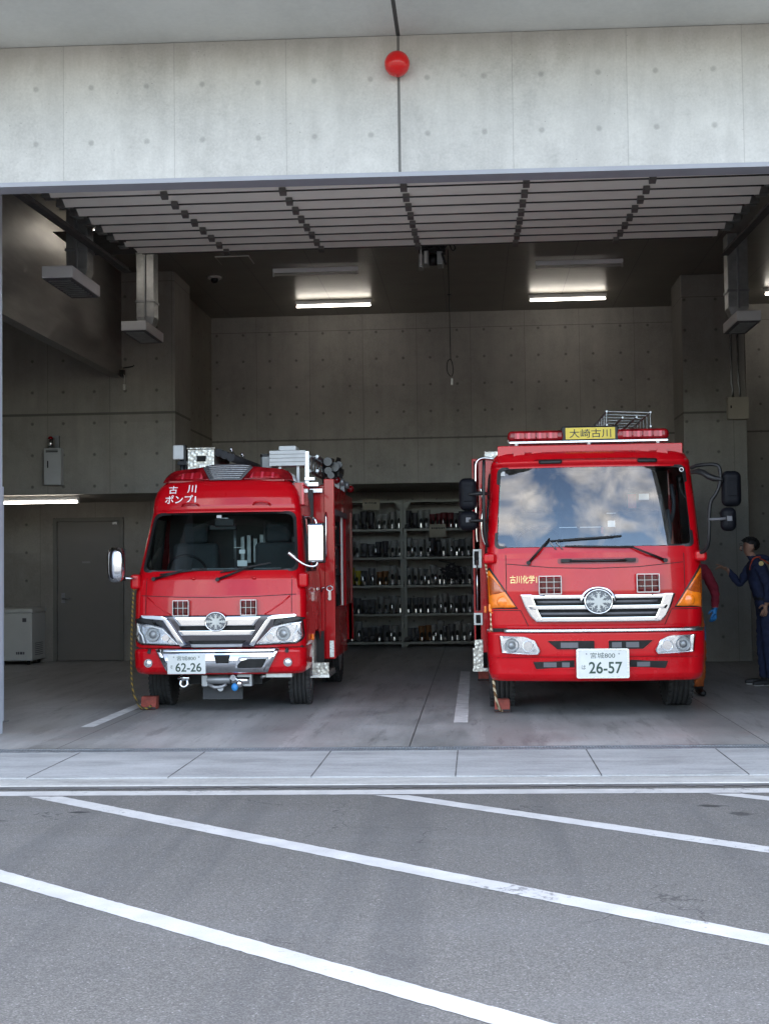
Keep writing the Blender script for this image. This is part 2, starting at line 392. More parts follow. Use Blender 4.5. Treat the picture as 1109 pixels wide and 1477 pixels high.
def asphalt():
    m, nt, b = newmat('asphalt'); t = NT(nt); P = t.pos()
    big = t.noise(P, .35, 5, .6); fine = t.noise(P, 130, 3, .7); mid = t.noise(P, 14, 4, .6)
    v = t.n('ShaderNodeTexVoronoi'); v.inputs['Scale'].default_value = 175; t.l(P, v.inputs['Vector'])
    wn = t.sep(v.outputs['Color'])[0]
    base = t.ramp(t.m('ADD', t.m('MULTIPLY', fine, .6), t.m('ADD', t.m('MULTIPLY', wn, .28), t.m('MULTIPLY', big, .22))), [(.30, (.062,.059,.054)), (.54, (.110,.105,.097)), (.84, (.235,.226,.212))])
    sp = t.m('GREATER_THAN', wn, .993); base = t.mix(t.m('MULTIPLY', sp, .6), base, (.34,.34,.33))
    v2 = t.n('ShaderNodeTexVoronoi'); v2.inputs['Scale'].default_value = 22; t.l(P, v2.inputs['Vector'])
    sp2 = t.m('MULTIPLY', t.m('LESS_THAN', v2.outputs['Distance'], .085), t.m('GREATER_THAN', t.sep(v2.outputs['Color'])[1], .72)); base = t.mix(t.m('MULTIPLY', sp2, .35), base, (.32,.32,.31))
    st = t.noise(t.map(P, (.5, 1.6, 1)), 1.1, 6, .65); base = t.mix(t.m('MULTIPLY', t.ramp(st, [(.5, 0.), (.75, 1.)]), .3), base, (.17,.17,.172))
    # long faint tyre tracks and old damp stains
    tr = t.noise(t.map(P, (2.6,.10,1)), 1.0, 3, .5); base = t.mix(t.m('MULTIPLY', t.ramp(tr, [(.52, 0.), (.62, 1.)]), .28), base, (.055,.055,.058))
    dp = t.noise(t.map(P, (.7,1.0,1), (5,3,0)), 1.6, 7, .7); base = t.mix(t.m('MULTIPLY', t.ramp(dp, [(.58, 0.), (.68, 1.)]), .18), base, (.05,.05,.053))
    vc = t.n('ShaderNodeTexVoronoi', feature='DISTANCE_TO_EDGE'); vc.inputs['Scale'].default_value = .55
    wv = t.n('ShaderNodeVectorMath', operation='ADD'); nz = t.n('ShaderNodeTexNoise'); nz.inputs['Scale'].default_value = 2.2; nz.inputs['Detail'].default_value = 6; t.l(P, nz.inputs['Vector'])
    t.l(P, wv.inputs[0]); t.l(nz.outputs['Color'], wv.inputs[1]); t.l(wv.outputs[0], vc.inputs['Vector'])
    ck = t.m('MULTIPLY', t.m('LESS_THAN', vc.outputs['Distance'], .0028), t.m('GREATER_THAN', t.noise(P, .5, 3), .53)); base = t.mix(t.m('MULTIPLY', ck, .6), base, (.02,.02,.02))
    x, y, z = t.sep(P)[:3]
    for cx, cy, rx, ry, s, in ((-2.42,7.78,.07,.035,.9), (1.40,7.98,.10,.05,.85), (1.52,7.74,.09,.07,.7), (-2.9,7.5,.15,.06,.6)):
        dx = t.m('DIVIDE', t.m('SUBTRACT', x, cx), rx); dy = t.m('DIVIDE', t.m('SUBTRACT', y, cy), ry)
        d = t.m('ADD', t.m('SQRT', t.m('ADD', t.m('MULTIPLY', dx, dx), t.m('MULTIPLY', dy, dy))), t.m('MULTIPLY', t.m('SUBTRACT', mid, .5), 1.8))
        base = t.mix(t.m('MULTIPLY', t.ramp(d, [(.6, 1.), (1.0, 0.)]), s), base, (.012,.012,.013))
    t.l(base, b.inputs['Base Color']); b.inputs['Roughness'].default_value = .85
    t.bump(t.m('ADD', fine, t.m('MULTIPLY', mid, .4)), .6, .006, b)
asphalt()
def linepaint():
    m, nt, b = newmat('line_paint'); t = NT(nt); P = t.pos()
    n = t.noise(P, 26, 6, .75); big = t.noise(P, 1.3, 3); fine = t.noise(P, 110, 3, .7)
    w = t.m('ADD', n, t.m('MULTIPLY', t.m('SUBTRACT', big, .5), .75))
    mask = t.m('MAXIMUM', t.ramp(w, [(.62, 0.), (.68, .7)]), t.ramp(fine, [(.58, 0.), (.68, .4)]))
    tone = t.ramp(t.noise(P, 5, 4), [(.3, (.42,.415,.405)), (.7, (.54,.535,.52))])
    t.l(t.mix(mask, tone, (.11,.11,.112)), b.inputs['Base Color']); b.inputs['Roughness'].default_value = .7
    t.bump(t.m('SUBTRACT', fine, mask), .4, .004, b)
linepaint()
def floorc():
    m, nt, b = newmat('floor_concrete'); t = NT(nt); P = t.pos(); x, y, z = t.sep(P)[:3]
    n1 = t.noise(P, .8, 6, .6); n2 = t.noise(t.map(P, (3,.5,1)), 1.4, 6, .65); n3 = t.noise(P, 30, 4, .6)
    f = t.m('ADD', t.m('MULTIPLY', n1, .4), t.m('ADD', t.m('MULTIPLY', n2, .4), t.m('MULTIPLY', n3, .2)))
    base = t.ramp(f, [(.34, (.20,.20,.198)), (.5, (.36,.36,.355)), (.66, (.50,.50,.495))])
    # dirty strip where tyres pass and faint red tint in front of the trucks
    for lo, hi in ((-3.6,-3.25), (-2.0,-1.65), (.1,.45), (1.85,2.25)):
        inn = t.m('MULTIPLY', t.m('GREATER_THAN', t.m('ADD', x, t.m('MULTIPLY', n3, .3)), lo+.1), t.m('LESS_THAN', t.m('ADD', x, t.m('MULTIPLY', n3, .3)), hi+.2))
        base = t.mix(t.m('MULTIPLY', inn, t.m('MULTIPLY', n2, .55)), base, (.09,.09,.09))
    red = t.ramp(t.noise(t.map(P, (.8,2.5,1)), 1.2, 4), [(.55, 0.), (.7, 1.)])
    band = t.m('MULTIPLY', t.m('GREATER_THAN', y, 10.6), t.m('LESS_THAN', y, 12.4))
    base = t.mix(t.m('MULTIPLY', t.m('MULTIPLY', red, band), .12), base, (.34,.13,.13))
    sc = t.ramp(t.noise(t.map(P, (1.2,7,1)), 2.2, 5, .7), [(.58, 0.), (.68, 1.)])
    base = t.mix(t.m('MULTIPLY', sc, .3), base, (.42,.42,.43))
    sk2 = t.ramp(t.noise(t.map(P, (5,.6,1), (3,1,0)), 1.3, 6, .75), [(.55, 0.), (.63, 1.)]); base = t.mix(t.m('MULTIPLY', sk2, .45), base, (.10,.10,.10))
    jm = None
    for jx in (-3.42,-.55,2.3,5.1):
        q = t.m('LESS_THAN', t.m('ABSOLUTE', t.m('SUBTRACT', x, jx)), .006); jm = q if jm is None else t.m('MAXIMUM', jm, q)
    for jy in (13.4,16.4,19.4):
        jm = t.m('MAXIMUM', jm, t.m('LESS_THAN', t.m('ABSOLUTE', t.m('SUBTRACT', y, jy)), .005))
    base = t.mix(t.m('MULTIPLY', jm, .8), base, (.03,.03,.03))
    t.l(base, b.inputs['Base Color']); t.l(t.ramp(n1, [(.3,.32),(.7,.55)]), b.inputs['Roughness'])
    t.bump(t.m('SUBTRACT', t.m('MULTIPLY', n3, .3), jm), .25, .006, b)
floorc()
def apronc(name, c):
    m, nt, b = newmat(name); t = NT(nt); P = t.pos(); x, y, z = t.sep(P)[:3]
    n1 = t.noise(t.map(P, (.6,2,1)), 1.6, 6, .65); n2 = t.noise(P, 40, 4, .7)
    f = t.m('ADD', t.m('MULTIPLY', n1, .65), t.m('MULTIPLY', n2, .35))
    base = t.ramp(f, [(.33, tuple(k*.66 for k in c)), (.5, c), (.66, tuple(k*1.25 for k in c))])
    dirt = t.ramp(t.noise(t.map(P, (1,3,1), (2,2,0)), 1.7, 7, .7), [(.50, 0.), (.64, 1.)]); base = t.mix(t.m('MULTIPLY', dirt, .4), base, tuple(k*.5 for k in c))
    t.l(base, b.inputs['Base Color']); b.inputs['Roughness'].default_value = .7; t.bump(n2, .3, .004, b)
mat('bay_paint', (.74,.75,.74), .55, 0, 0, .22, 7)
mat('red_lens_deep', (.075,.001,.003), .15, 0, .15, .5, 20, spec=.3)
apronc('apron_concrete', (.37,.38,.385)); apronc('kerb_concrete', (.40,.40,.385)); apronc('crumbled_edge', (.13,.13,.13))
mat('seam_dark', (.10,.10,.10), .9, 0, 0, .7, 5); mat('grate_steel', (.24,.25,.27), .4, .8, 0, .2, 14)

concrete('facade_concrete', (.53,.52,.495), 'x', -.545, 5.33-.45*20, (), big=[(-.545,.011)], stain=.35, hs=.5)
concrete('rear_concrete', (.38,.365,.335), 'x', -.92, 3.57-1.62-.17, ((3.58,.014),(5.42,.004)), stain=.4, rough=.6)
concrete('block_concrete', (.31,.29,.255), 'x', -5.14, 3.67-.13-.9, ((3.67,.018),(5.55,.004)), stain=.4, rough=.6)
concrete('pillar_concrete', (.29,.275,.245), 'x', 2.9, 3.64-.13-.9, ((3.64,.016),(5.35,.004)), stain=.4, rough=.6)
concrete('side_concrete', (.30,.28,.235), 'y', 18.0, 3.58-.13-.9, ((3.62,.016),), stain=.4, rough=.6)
def soffitm():
    m, nt, b = newmat('soffit'); t = NT(nt); P = t.pos(); x, y, z = t.sep(P)[:3]
    n = t.noise(t.map(P, (.7,.5,1)), 1.2, 6, .65); n2 = t.noise(P, 30, 4)
    base = t.ramp(t.m('ADD', t.m('MULTIPLY', n, .8), t.m('MULTIPLY', n2, .2)), [(.35, (.52,.53,.50)), (.65, (.66,.67,.63))])
    t.l(t.mix(t.m('MULTIPLY', t.m('LESS_THAN', t.m('ABSOLUTE', t.m('ADD', x, .545)), .016), .95), base, (.02,.02,.02)), b.inputs['Base Color'])
    b.inputs['Roughness'].default_value = .7; t.bump(n2, .2, .004, b)
soffitm()
def ceilm():
    m, nt, b = newmat('ceiling_panel'); t = NT(nt); P = t.pos(); x, y, z = t.sep(P)[:3]
    n = t.noise(P, 2, 4)
    base = t.ramp(n, [(.3, (.20,.185,.155)), (.7, (.24,.225,.19))])
    jm = t.m('LESS_THAN', t.m('MULTIPLY', t.m('FRACT', t.m('DIVIDE', t.m('SUBTRACT', x, -.4), .91)), .91), .008)
    jm = t.m('MAXIMUM', jm, t.m('LESS_THAN', t.m('MULTIPLY', t.m('FRACT', t.m('DIVIDE', t.m('SUBTRACT', y, 16.1), .455)), .455), .005))
    t.l(t.mix(t.m('MULTIPLY', jm, .8), base, (.02,.02,.02)), b.inputs['Base Color'])
    b.inputs['Roughness'].default_value = .36; b.inputs['Metallic'].default_value = .25; b.inputs['Specular IOR Level'].default_value = .5
ceilm()
emit('tube_light', (1.0,.93,.83), 3.2)
mat('sign_plate', (.3,.3,.28), .5)

# ------------------------------------------------------------------ setting
def wb(mb, name, mats, parent=None, **k):
    """build from world coordinates below a parent that only has a location"""
    if parent is not None:
        L = parent.location; mb.v = [(x-L[0], y-L[1], z-L[2]) for x,y,z in mb.v]
    return mb.build(name, mats, parent, **k)
def sk(mb, k=.022):
    """the street front runs at a slight angle to the bays"""
    mb.v = [(x, y+k*(x+.545), z) for x,y,z in mb.v]; return mb
def struct(o): o['kind'] = 'structure'; return o

def sheet(name, m, x0, x1, y0, y1, z, n=1, skew=False):
    mb = MB().add([(x0,y0,z),(x1,y0,z),(x1,y1,z),(x0,y1,z)], [(0,1,2,3)])
    if skew: sk(mb)
    return struct(mb.build(name, m, recalc=False))
sheet('ground', 'asphalt', -150, 150, -260, 60, -.020)
struct(sk(MB().box(-11.9, 11.9, 10.44, 24.3, -.3, 0.0)).build('floor', 'floor_concrete'))
ap = sk(MB().box(-11.9, 11.9, 9.00, 10.235, -.3, -.002)).build('apron', 'apron_concrete'); struct(ap)
mb = MB()
for i in range(-11, 12):
    x = -.158 + i*1.0; mb.box(x-.0045, x+.0045, 9.0, 10.235, -.01, -.0005)
struct(sk(mb).build('apron_joint', 'seam_dark'))
struct(sk(MB().box(-11.9, 11.9, 8.72, 8.994, -.3, -.008)).build('kerb_strip', 'kerb_concrete', bevel=.01))
mb = MB(); xs = [-11.9+i*.06 for i in range(398)]
for i in range(len(xs)-1):
    a = 8.635+random.uniform(-.02,.02)+.015*math.sin(xs[i]*3); 
    mb.add([(xs[i],a,-.0155),(xs[i+1],a+random.uniform(-.008,.008),-.0155),(xs[i+1],8.725,-.0155),(xs[i],8.725,-.0155)], [(0,1,2,3)])
struct(sk(mb).build('crumbled_asphalt_edge', 'crumbled_edge', recalc=False))

def painted(name, pts):
    """pts: (x,y) corners; edges roughened a little as on worn thermoplastic"""
    a, b, c, d = [Vector((*p, 0)) for p in pts]; n = int((b-a).length/.035); top = []; bot = []
    for i in range(n+1):
        t = i/n
        top.append(a.lerp(b,t) + Vector((0, random.uniform(-.004,.004), 0))); bot.append(d.lerp(c,t) + Vector((0, random.uniform(-.004,.004), 0)))
    vs = [(v.x,v.y,-.0182) for v in top+bot]
    o = MB().add(vs, [(i, n+1+i, n+2+i, i+1) for i in range(n)]).build(name, 'line_paint', recalc=False)
    return struct(o)
painted('painted_line', [(-9, 8.393+.0198*-9+.158), (9, 8.393+.0198*9+.17), (9, 8.393+.0198*9), (-9, 8.393+.0198*-9)])
for (ux, uy), slope, w in (((-2.357,6.287),.797,.168), ((-2.70,8.36),.798,.182), ((-.455,8.375),.778,.17), ((1.66,8.44),.76,.16), ((3.9,8.47),.77,.16), ((-7.2,8.26),.79,.2)):
    y1 = 8.36+.0198*ux if uy > 8 else uy+.797*4; x1 = ux-(y1-uy)/slope if uy < 8 else ux
    if uy < 8: y1 = 8.31; x1 = ux-(y1-uy)/slope
    x2 = x1+7.0; y2 = y1-7.0*slope
    # lift of 0.6 mm keeps crossings with the long line apart
    o = painted('painted_stripe', [(x1,y1),(x2,y2),(x2,y2-w),(x1-w/slope*.98,y1-.001)])
    o.location.z = .0005
def instripe(x0, x1, y0, y1):
    mb = MB(); n = 40
    mb.add([(x0,y0,.003),(x1,y0,.003),(x1,y1,.003),(x0,y1,.003)], [(0,1,2,3)])
    return struct(mb.build('bay_stripe', 'bay_paint', recalc=False))
instripe(-3.655, -3.53, 11.78, 17.6); instripe(-.22, -.09, 12.0, 17.75)
# drain across the doorway
g = thing('drain_grating', 'long narrow steel drain grating across the garage doorway', 'drain', (-.545, 10.34, 0))
mb = MB()
mb.box(-11.9,11.9,10.235,10.262,-.06,.002).box(-11.9,11.9,10.413,10.44,-.06,.002)
wb(sk(mb), 'frame', 'grate_steel', g)
mb = MB()
x = -6.0
while x < 5.2:
    mb.box(x, x+.008, 10.262, 10.413, -.03, -.003); x += .024
mb.box(-6,5.2,10.318,10.326,-.03,-.0015).box(-6,5.2,10.352,10.360,-.03,-.0015)
wb(sk(mb), 'grate', 'grate_steel', g)
wb(sk(MB().box(-11.9,11.9,10.262,10.413,-.2,-.07)), 'channel', 'dark', g)

B = thing('fire_station', 'cast concrete fire station front with open vehicle bays under a deep canopy', 'building', (-.545, 10.13, 0))
wb(sk(MB().box(-11.9,11.9,10.13,10.30,4.565,5.675)), 'front_beam', 'facade_concrete', B)
wb(sk(MB().box(-11.9,11.9,8.3,10.4,5.68,6.0)), 'canopy', 'soffit', B)
wb(MB().box(-11.8,11.8,10.5,24.2,5.95,7.3), 'upper_storey', 'facade_concrete', B)
wb(sk(MB().box(-11.9,11.9,10.114,10.128,4.535,4.572).box(-11.9,11.9,10.128,10.31,4.535,4.56)), 'beam_trim', 'trim_metal', B, bevel=.002)
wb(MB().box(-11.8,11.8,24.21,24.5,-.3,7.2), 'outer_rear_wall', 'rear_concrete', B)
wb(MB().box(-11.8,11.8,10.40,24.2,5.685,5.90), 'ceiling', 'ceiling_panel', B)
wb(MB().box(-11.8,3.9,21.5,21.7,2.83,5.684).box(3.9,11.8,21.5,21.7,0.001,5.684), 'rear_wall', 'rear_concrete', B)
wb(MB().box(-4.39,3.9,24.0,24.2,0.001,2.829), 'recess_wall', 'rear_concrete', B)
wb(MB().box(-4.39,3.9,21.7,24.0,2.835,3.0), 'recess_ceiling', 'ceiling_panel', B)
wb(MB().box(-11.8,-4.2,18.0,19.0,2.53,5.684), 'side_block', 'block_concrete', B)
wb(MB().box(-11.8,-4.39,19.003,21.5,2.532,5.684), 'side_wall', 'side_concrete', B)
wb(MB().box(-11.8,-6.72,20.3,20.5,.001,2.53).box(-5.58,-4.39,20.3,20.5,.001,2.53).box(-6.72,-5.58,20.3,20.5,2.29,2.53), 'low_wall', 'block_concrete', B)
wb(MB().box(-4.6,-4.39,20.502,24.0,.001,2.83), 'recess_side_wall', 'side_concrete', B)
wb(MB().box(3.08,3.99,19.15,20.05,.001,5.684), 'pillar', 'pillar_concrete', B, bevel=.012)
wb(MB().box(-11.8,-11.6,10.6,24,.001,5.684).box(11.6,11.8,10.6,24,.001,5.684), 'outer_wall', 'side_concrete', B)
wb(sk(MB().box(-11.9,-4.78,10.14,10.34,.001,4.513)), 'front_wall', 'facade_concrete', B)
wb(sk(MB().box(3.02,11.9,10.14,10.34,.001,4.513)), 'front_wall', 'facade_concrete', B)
wb(MB().box(-4.78,-4.225,10.42,11.35,.001,4.95), 'door_jamb', 'jamb_metal', B, bevel=.006)
wb(MB().box(-5.095,-4.965,11.36,17.997,4.205,5.684).box(-5.10,-4.955,11.36,17.995,4.18,4.203), 'drop_panel', 'aluminium_panel', B)
# door in the low wall
fr = wb(MB().box(-6.72,-6.66,20.26,20.4,.001,2.285).box(-5.64,-5.58,20.26,20.4,.001,2.285).box(-6.66,-5.64,20.26,20.4,2.23,2.285), 'door_frame', 'door_frame', B, bevel=.004)
dr = wb(MB().box(-6.655,-5.645,20.285,20.33,.012,2.225), 'door', 'door_paint', B, bevel=.003)
off = Vector(B.location)
mb = MB().tube([(-6.56,20.285,1.0),(-6.56,20.23,1.0),(-6.43,20.23,1.0)], .011).box(-6.59,-6.53,20.278,20.284,.93,1.09)
wb(mb, 'door_handle', 'steel_grey', B).parent = dr
wb(MB().box(-6.25,-6.12,20.28,20.284,1.56,1.59), 'sign_plate', 'sign_plate', B).parent = dr
wb(MB().box(-5.74,-5.66,20.22,20.284,2.17,2.215), 'door_closer', 'steel_grey', B).parent = dr

# metal post at the left jamb
t_ = thing('metal_post', 'slim pale metal post standing at the left edge of the open bay', 'post', (-4.60, 12.2, 0))
wb(MB().box(-4.66,-4.545,12.15,12.25,.0,2.27), 'shaft', 'jamb_metal', t_, bevel=.006)
wb(MB().box(-4.70,-4.52,12.1,12.3,.0,.012), 'base_plate', 'steel_grey', t_)

# rolled up sectional shutter
R = thing('overhead_shutter', 'opened sectional shutter with pale slats stored under the ceiling', 'shutter', (-.55, 13.7, 5.1))
NP = 8
for k in range(NP):
    y = 11.75+.45*k; z = 5.07+.031*k
    prof = [(y+.13,z+.165),(y+.15,z+.145),(y+.19,z+.118),(y+.405,z+.002),(y+.420,z-.004),(y+.430,z+.008),(y+.43,z+.04),(y+.20,z+.17),(y+.14,z+.18)]
    wb(MB().prism(prof, -4.05, 2.90, 'x'), 'slat_panel', 'shutter_slat', R, bevel=.004)
    wb(MB().box(-3.97, 2.85, y+.431, y+.445, z-.012, z+.04), 'gap_shade_strip', 'shutter_edge', R)  # near-black strip stands in for the shaded gap behind each slat
    for bx in (-2.93,-1.78,-.62,.54,1.72): wb(MB().prism([(y+.37,z-.03),(y+.448,z-.052),(y+.46,z+.04),(y+.37,z+.01)],bx-.032,bx+.032,'x'), 'hinge', 'hinge_steel', R)
    for sx, q in ((-1,-4.06),(1,2.905)):
        mb = MB()
        mb.box(min(q,q+sx*.10),max(q,q+sx*.10),y+.02,y+.06,z-.01,z+.075).cyl((q+sx*.02,y+.1,z+.03),(q+sx*.12,y+.1,z+.03),.028)
        mb.box(min(q,q+sx*.10),max(q,q+sx*.10),y+.10,y+.16,z-.01,z+.0)
        wb(mb, 'roller_bracket', 'galvanised', R)
for x in (-4.15, 2.99):
    wb(MB().prism([(11.4,4.92),(15.35,5.06),(15.35,5.12),(11.4,4.98)], x-.012, x+.012, 'x').prism([(11.4,4.915),(15.35,5.055),(15.35,5.063),(11.4,4.923)], x-.045, x+.045, 'x'), 'guide_rail', 'shutter_edge', R)
wb(MB().box(-3.98,2.86,11.5,15.3,5.50,5.51).box(-4.72,-4.02,14.26,15.36,5.29,5.30), 'cover_sheet', 'shutter_edge', R)  # smaller outer sheet added only to hide the side tube lamp from view

# opener with hanging cord
t_ = thing('shutter_motor', 'small grey shutter motor with cables behind the last slat', 'motor', (-.46, 15.6, 5.1))
wb(MB().box(-.56,-.50,15.5,15.75,5.10,5.26).box(-.40,-.33,15.5,15.75,5.09,5.25).box(-.62,-.57,15.48,15.7,5.06,5.22), 'housing', 'galvanised', t_, bevel=.006)
wb(MB().cyl((-.50,15.62,5.17),(-.40,15.62,5.17),.07).box(-.62,-.3,15.55,15.7,5.25,5.33), 'drum', 'black_plastic', t_)
wb(MB().box(-.60,-.585,15.46,15.475,5.08,5.36).box(-.55,-.52,15.46,15.49,5.10,5.24), 'arm', 'off_white', t_)
mb = MB()
for k in range(5):
    a = -.66+.07*k+random.uniform(-.02,.02)
    mb.tube([(a,15.5,5.36),(a+.03,15.47,5.26+random.uniform(-.03,.02)),(a+.1,15.5,5.30),(a+.12,15.5,5.4)], .008, 6, smooth_path=2)
mb.tube([(-.27,15.5,5.42),(-.2,15.5,5.33),(-.17,15.5,5.27),(-.22,15.5,5.24),(-.25,15.5,5.34)], .008, 6, smooth_path=2)
mb.tube([(-.34,15.5,5.22),(-.31,15.5,5.12),(-.29,15.5,5.08)], .014, 6, smooth_path=1)
wb(mb, 'cable', 'rubber', t_)
t_ = thing('pull_cord', 'thin dark cord hanging from the shutter motor with a wire loop', 'cord', (-.26, 15.65, 3.65))
wb(MB().tube([(-.27,15.65,5.3),(-.262,15.65,4.6),(-.257,15.65,3.95)], .005, 6).box(-.285,-.24,15.64,15.66,4.74,4.752), 'cord', 'black_plastic', t_)
wb(MB().tube([(-.257,15.65,3.96),(-.30,15.65,3.93),(-.305,15.65,3.80),(-.25,15.65,3.73),(-.225,15.65,3.80),(-.235,15.65,3.90),(-.257,15.65,3.96)], .006, 6, smooth_path=1), 'loop', 'black_plastic', t_)
wb(MB().cyl((-.245,15.65,3.72),(-.245,15.65,3.64),.012), 'grip', 'off_white', t_)

# lights on the ceiling
def tube_fixture(x, y, z, lit, label, L=1.21, grp='tube lights on the garage ceiling'):
    t = thing('ceiling_light', label, 'tube light', (x, y, z), 0, grp)
    MB().prism([(-.03,.11),(.03,.11),(.03,.085),(.018,.05),(-.018,.05),(-.03,.085)], -L/2, L/2, 'x').build('housing', 'white_paint_metal', t, bevel=.003)
    MB().cyl((-L/2+.02,0,.022),(L/2-.02,0,.022),.0155,n=14).build('tube', 'tube_light' if lit else 'off_white', t)
    MB().box(-L/2,-L/2+.02,-.02,.02,0,.06).build('lamp_holder', 'off_white', t)
    MB().box(L/2-.02,L/2,-.02,.02,0,.06).build('lamp_holder', 'off_white', t)
    return t
tube_fixture(-2.17, 20.25, 5.565, 1, 'lit tube light near the rear wall, above the left fire engine')
tube_fixture(1.51, 20.25, 5.565, 1, 'lit tube light near the rear wall, above the right fire engine')
tube_fixture(5.13, 20.25, 5.565, 1, 'lit tube light at the right edge, beyond the pillar')
tube_fixture(-2.18, 18.0, 5.565, 0, 'unlit pale tube fitting on the ceiling above the left fire engine')
tube_fixture(1.51, 18.0, 5.565, 0, 'unlit pale tube fitting on the ceiling above the right fire engine')
tube_fixture(-6.31, 18.3, 2.415, 1, 'lit tube light under the concrete block above the grey door', 1.26)

o = tube_fixture(-4.60, 15.5, 5.565, 1, 'lit tube light tucked between the metal panel and the stored shutter')
o.rotation_euler = (0,0,PI/2)
# white hoods on ducts along the bay sides
def hood(x0, x1, y0, L, z0, h, dx0, dx1, dy, lab):
    t = thing('ceiling_hood', lab, 'hood', ((x0+x1)/2, y0, z0), 0, 'hoods hanging on ducts')
    wb(MB().box(x0,x1,y0,y0+L,z0+.012,z0+h), 'casing', 'white_paint_metal' , t, bevel=.008)
    mb = MB().box(x0+.01,x1-.01,y0+.01,y0+L-.01,z0,z0+.011)
    wb(mb, 'base_plate', 'grey_trim', t)
    mb = MB()
    for k in range(9): mb.box(x0+.05,x1-.05,y0+.08+k*(L-.16)/9,y0+.11+k*(L-.16)/9,z0-.012,z0-.002)
    wb(mb, 'grille', 'galvanised', t)
    wb(MB().add([((dx0+dx1)/2-.09,dy-.1,z0+h),((dx0+dx1)/2+.09,dy-.1,z0+h),((dx0+dx1)/2+.09,dy+.1,z0+h),((dx0+dx1)/2-.09,dy+.1,z0+h),(dx0,dy-.12,z0+h+.1),(dx1,dy-.12,z0+h+.1),(dx1,dy+.12,z0+h+.1),(dx0,dy+.12,z0+h+.1)],[(0,1,2,3),(4,5,6,7),(0,1,5,4),(1,2,6,5),(2,3,7,6),(3,0,4,7)]), 'collar', 'galvanised', t)
    d = wb(MB().box(dx0,dx1,dy-.12,dy+.12,z0+h+.1,5.683), 'duct', 'galvanised', t, bevel=.006)
    wb(MB().box((dx0+dx1)/2-.012,(dx0+dx1)/2+.012,dy-.15,dy-.121,z0+h+.08,5.68).box(dx0-.012,dx1+.012,dy-.132,dy+.132,z0+h+.3,z0+h+.33), 'flange', 'steel_grey', t)
hood(-4.56,-4.225,13.4,1.02,4.56,.14,-4.48,-4.24,14.1,'white hood hanging in front of the metal panel, nearest to the street')
hood(-4.56,-4.225,16.5,.95,4.56,.135,-4.43,-4.19,16.9,'white hood on a tall galvanised duct beside the left concrete block')
hood(3.345,3.65,16.5,.9,4.48,.14,3.30,3.56,16.9,'white hood on a tall galvanised duct in front of the right pillar')
# small wall items
t_ = thing('switch_cabinet', 'narrow grey wall cabinet with a beacon on top, above the lit tube', 'cabinet', (-5.93, 17.95, 2.66))
wb(MB().box(-6.05,-5.81,17.86,17.998,2.66,3.18), 'case', 'box_grey', t_, bevel=.005)
wb(MB().box(-6.03,-5.83,17.852,17.86,2.68,3.10), 'lid', 'box_grey', t_, bevel=.003)
wb(MB().box(-6.0,-5.985,17.846,17.852,2.9,3.0).box(-6.02,-5.85,17.848,17.858,3.12,3.135).box(-6.02,-5.85,17.848,17.858,3.145,3.155), 'latch', 'black_plastic', t_)
wb(MB().cyl((-5.975,17.92,3.18),(-5.975,17.92,3.32),.035), 'beacon', 'silver_can', t_)
wb(MB().ball((-5.975,17.92,3.32),.036,16,8), 'beacon_cap', 'red_lens_dark', t_)
wb(MB().box(-5.90,-5.85,17.9,17.96,3.18,3.36).box(-5.99,-5.85,17.94,17.96,3.33,3.36), 'bracket', 'steel_grey', t_)
t_ = thing('junction_box', 'beige junction box with two conduits on the right pillar', 'junction box', (3.84, 19.1, 3.52))
wb(MB().box(3.70,4.0,19.03,19.148,3.52,3.845), 'case', 'beige_box', t_, bevel=.005)
wb(MB().box(3.735,3.755,19.024,19.03,3.68,3.72), 'latch', 'black_plastic', t_)
for x in (3.775,3.875):
    wb(MB().tube([(x+.015,19.12,3.845),(x+.015,19.12,3.98),(x,19.12,4.06),(x,19.12,5.68 if x<3.8 else 4.9)], .013, 8), 'conduit', 'galvanised', t_)
t_ = thing('dome_camera', 'small dark dome camera with white rim under the ceiling', 'camera', (-3.70, 18.4, 5.64))
wb(MB().cyl((-3.70,18.4,5.65),(-3.70,18.4,5.684),.10,.10,24), 'rim', 'off_white', t_); wb(MB().ball((-3.70,18.4,5.645),.06,16,10), 'dome', 'black_plastic', t_)
t_ = thing('wall_sensor', 'small black sensor with a hanging white tip beside the metal panel', 'sensor', (-4.93, 17.9, 4.1))
wb(MB().box(-4.95,-4.90,17.84,17.95,4.17,4.27).tube([(-4.92,17.9,4.3),(-4.78,17.9,4.32),(-4.76,17.9,4.34)], .008, 6), 'case', 'black_plastic', t_)
wb(MB().cyl((-4.89,17.85,3.98),(-4.89,17.85,4.06),.018).tube([(-4.89,17.85,4.06),(-4.885,17.85,4.18),(-4.91,17.86,4.22)], .004, 6), 'tip', 'off_white', t_)
t_ = thing('ceiling_hatch', 'faint square hatch in the dark ceiling left of centre', 'hatch', (-3.2, 17.4, 5.68))
wb(MB().box(-3.45,-2.99,17.2,17.65,5.672,5.684), 'frame', 'off_white', t_); wb(MB().box(-3.44,-3.0,17.21,17.64,5.669,5.675), 'lid', 'ceiling_panel', t_)
# red lamp on the facade
t_ = thing('red_lamp', 'glossy red ball lamp on the front beam joint', 'lamp', (-.55, 10.1, 5.41))
wb(MB().ball((-.55,10.035,5.41),(.1,.1,.1),36,24), 'globe', 'ball_red', t_)
wb(MB().cyl((-.55,10.13,5.41),(-.55,10.075,5.41),.075,.075,24), 'base', 'dark_red_paint', t_)
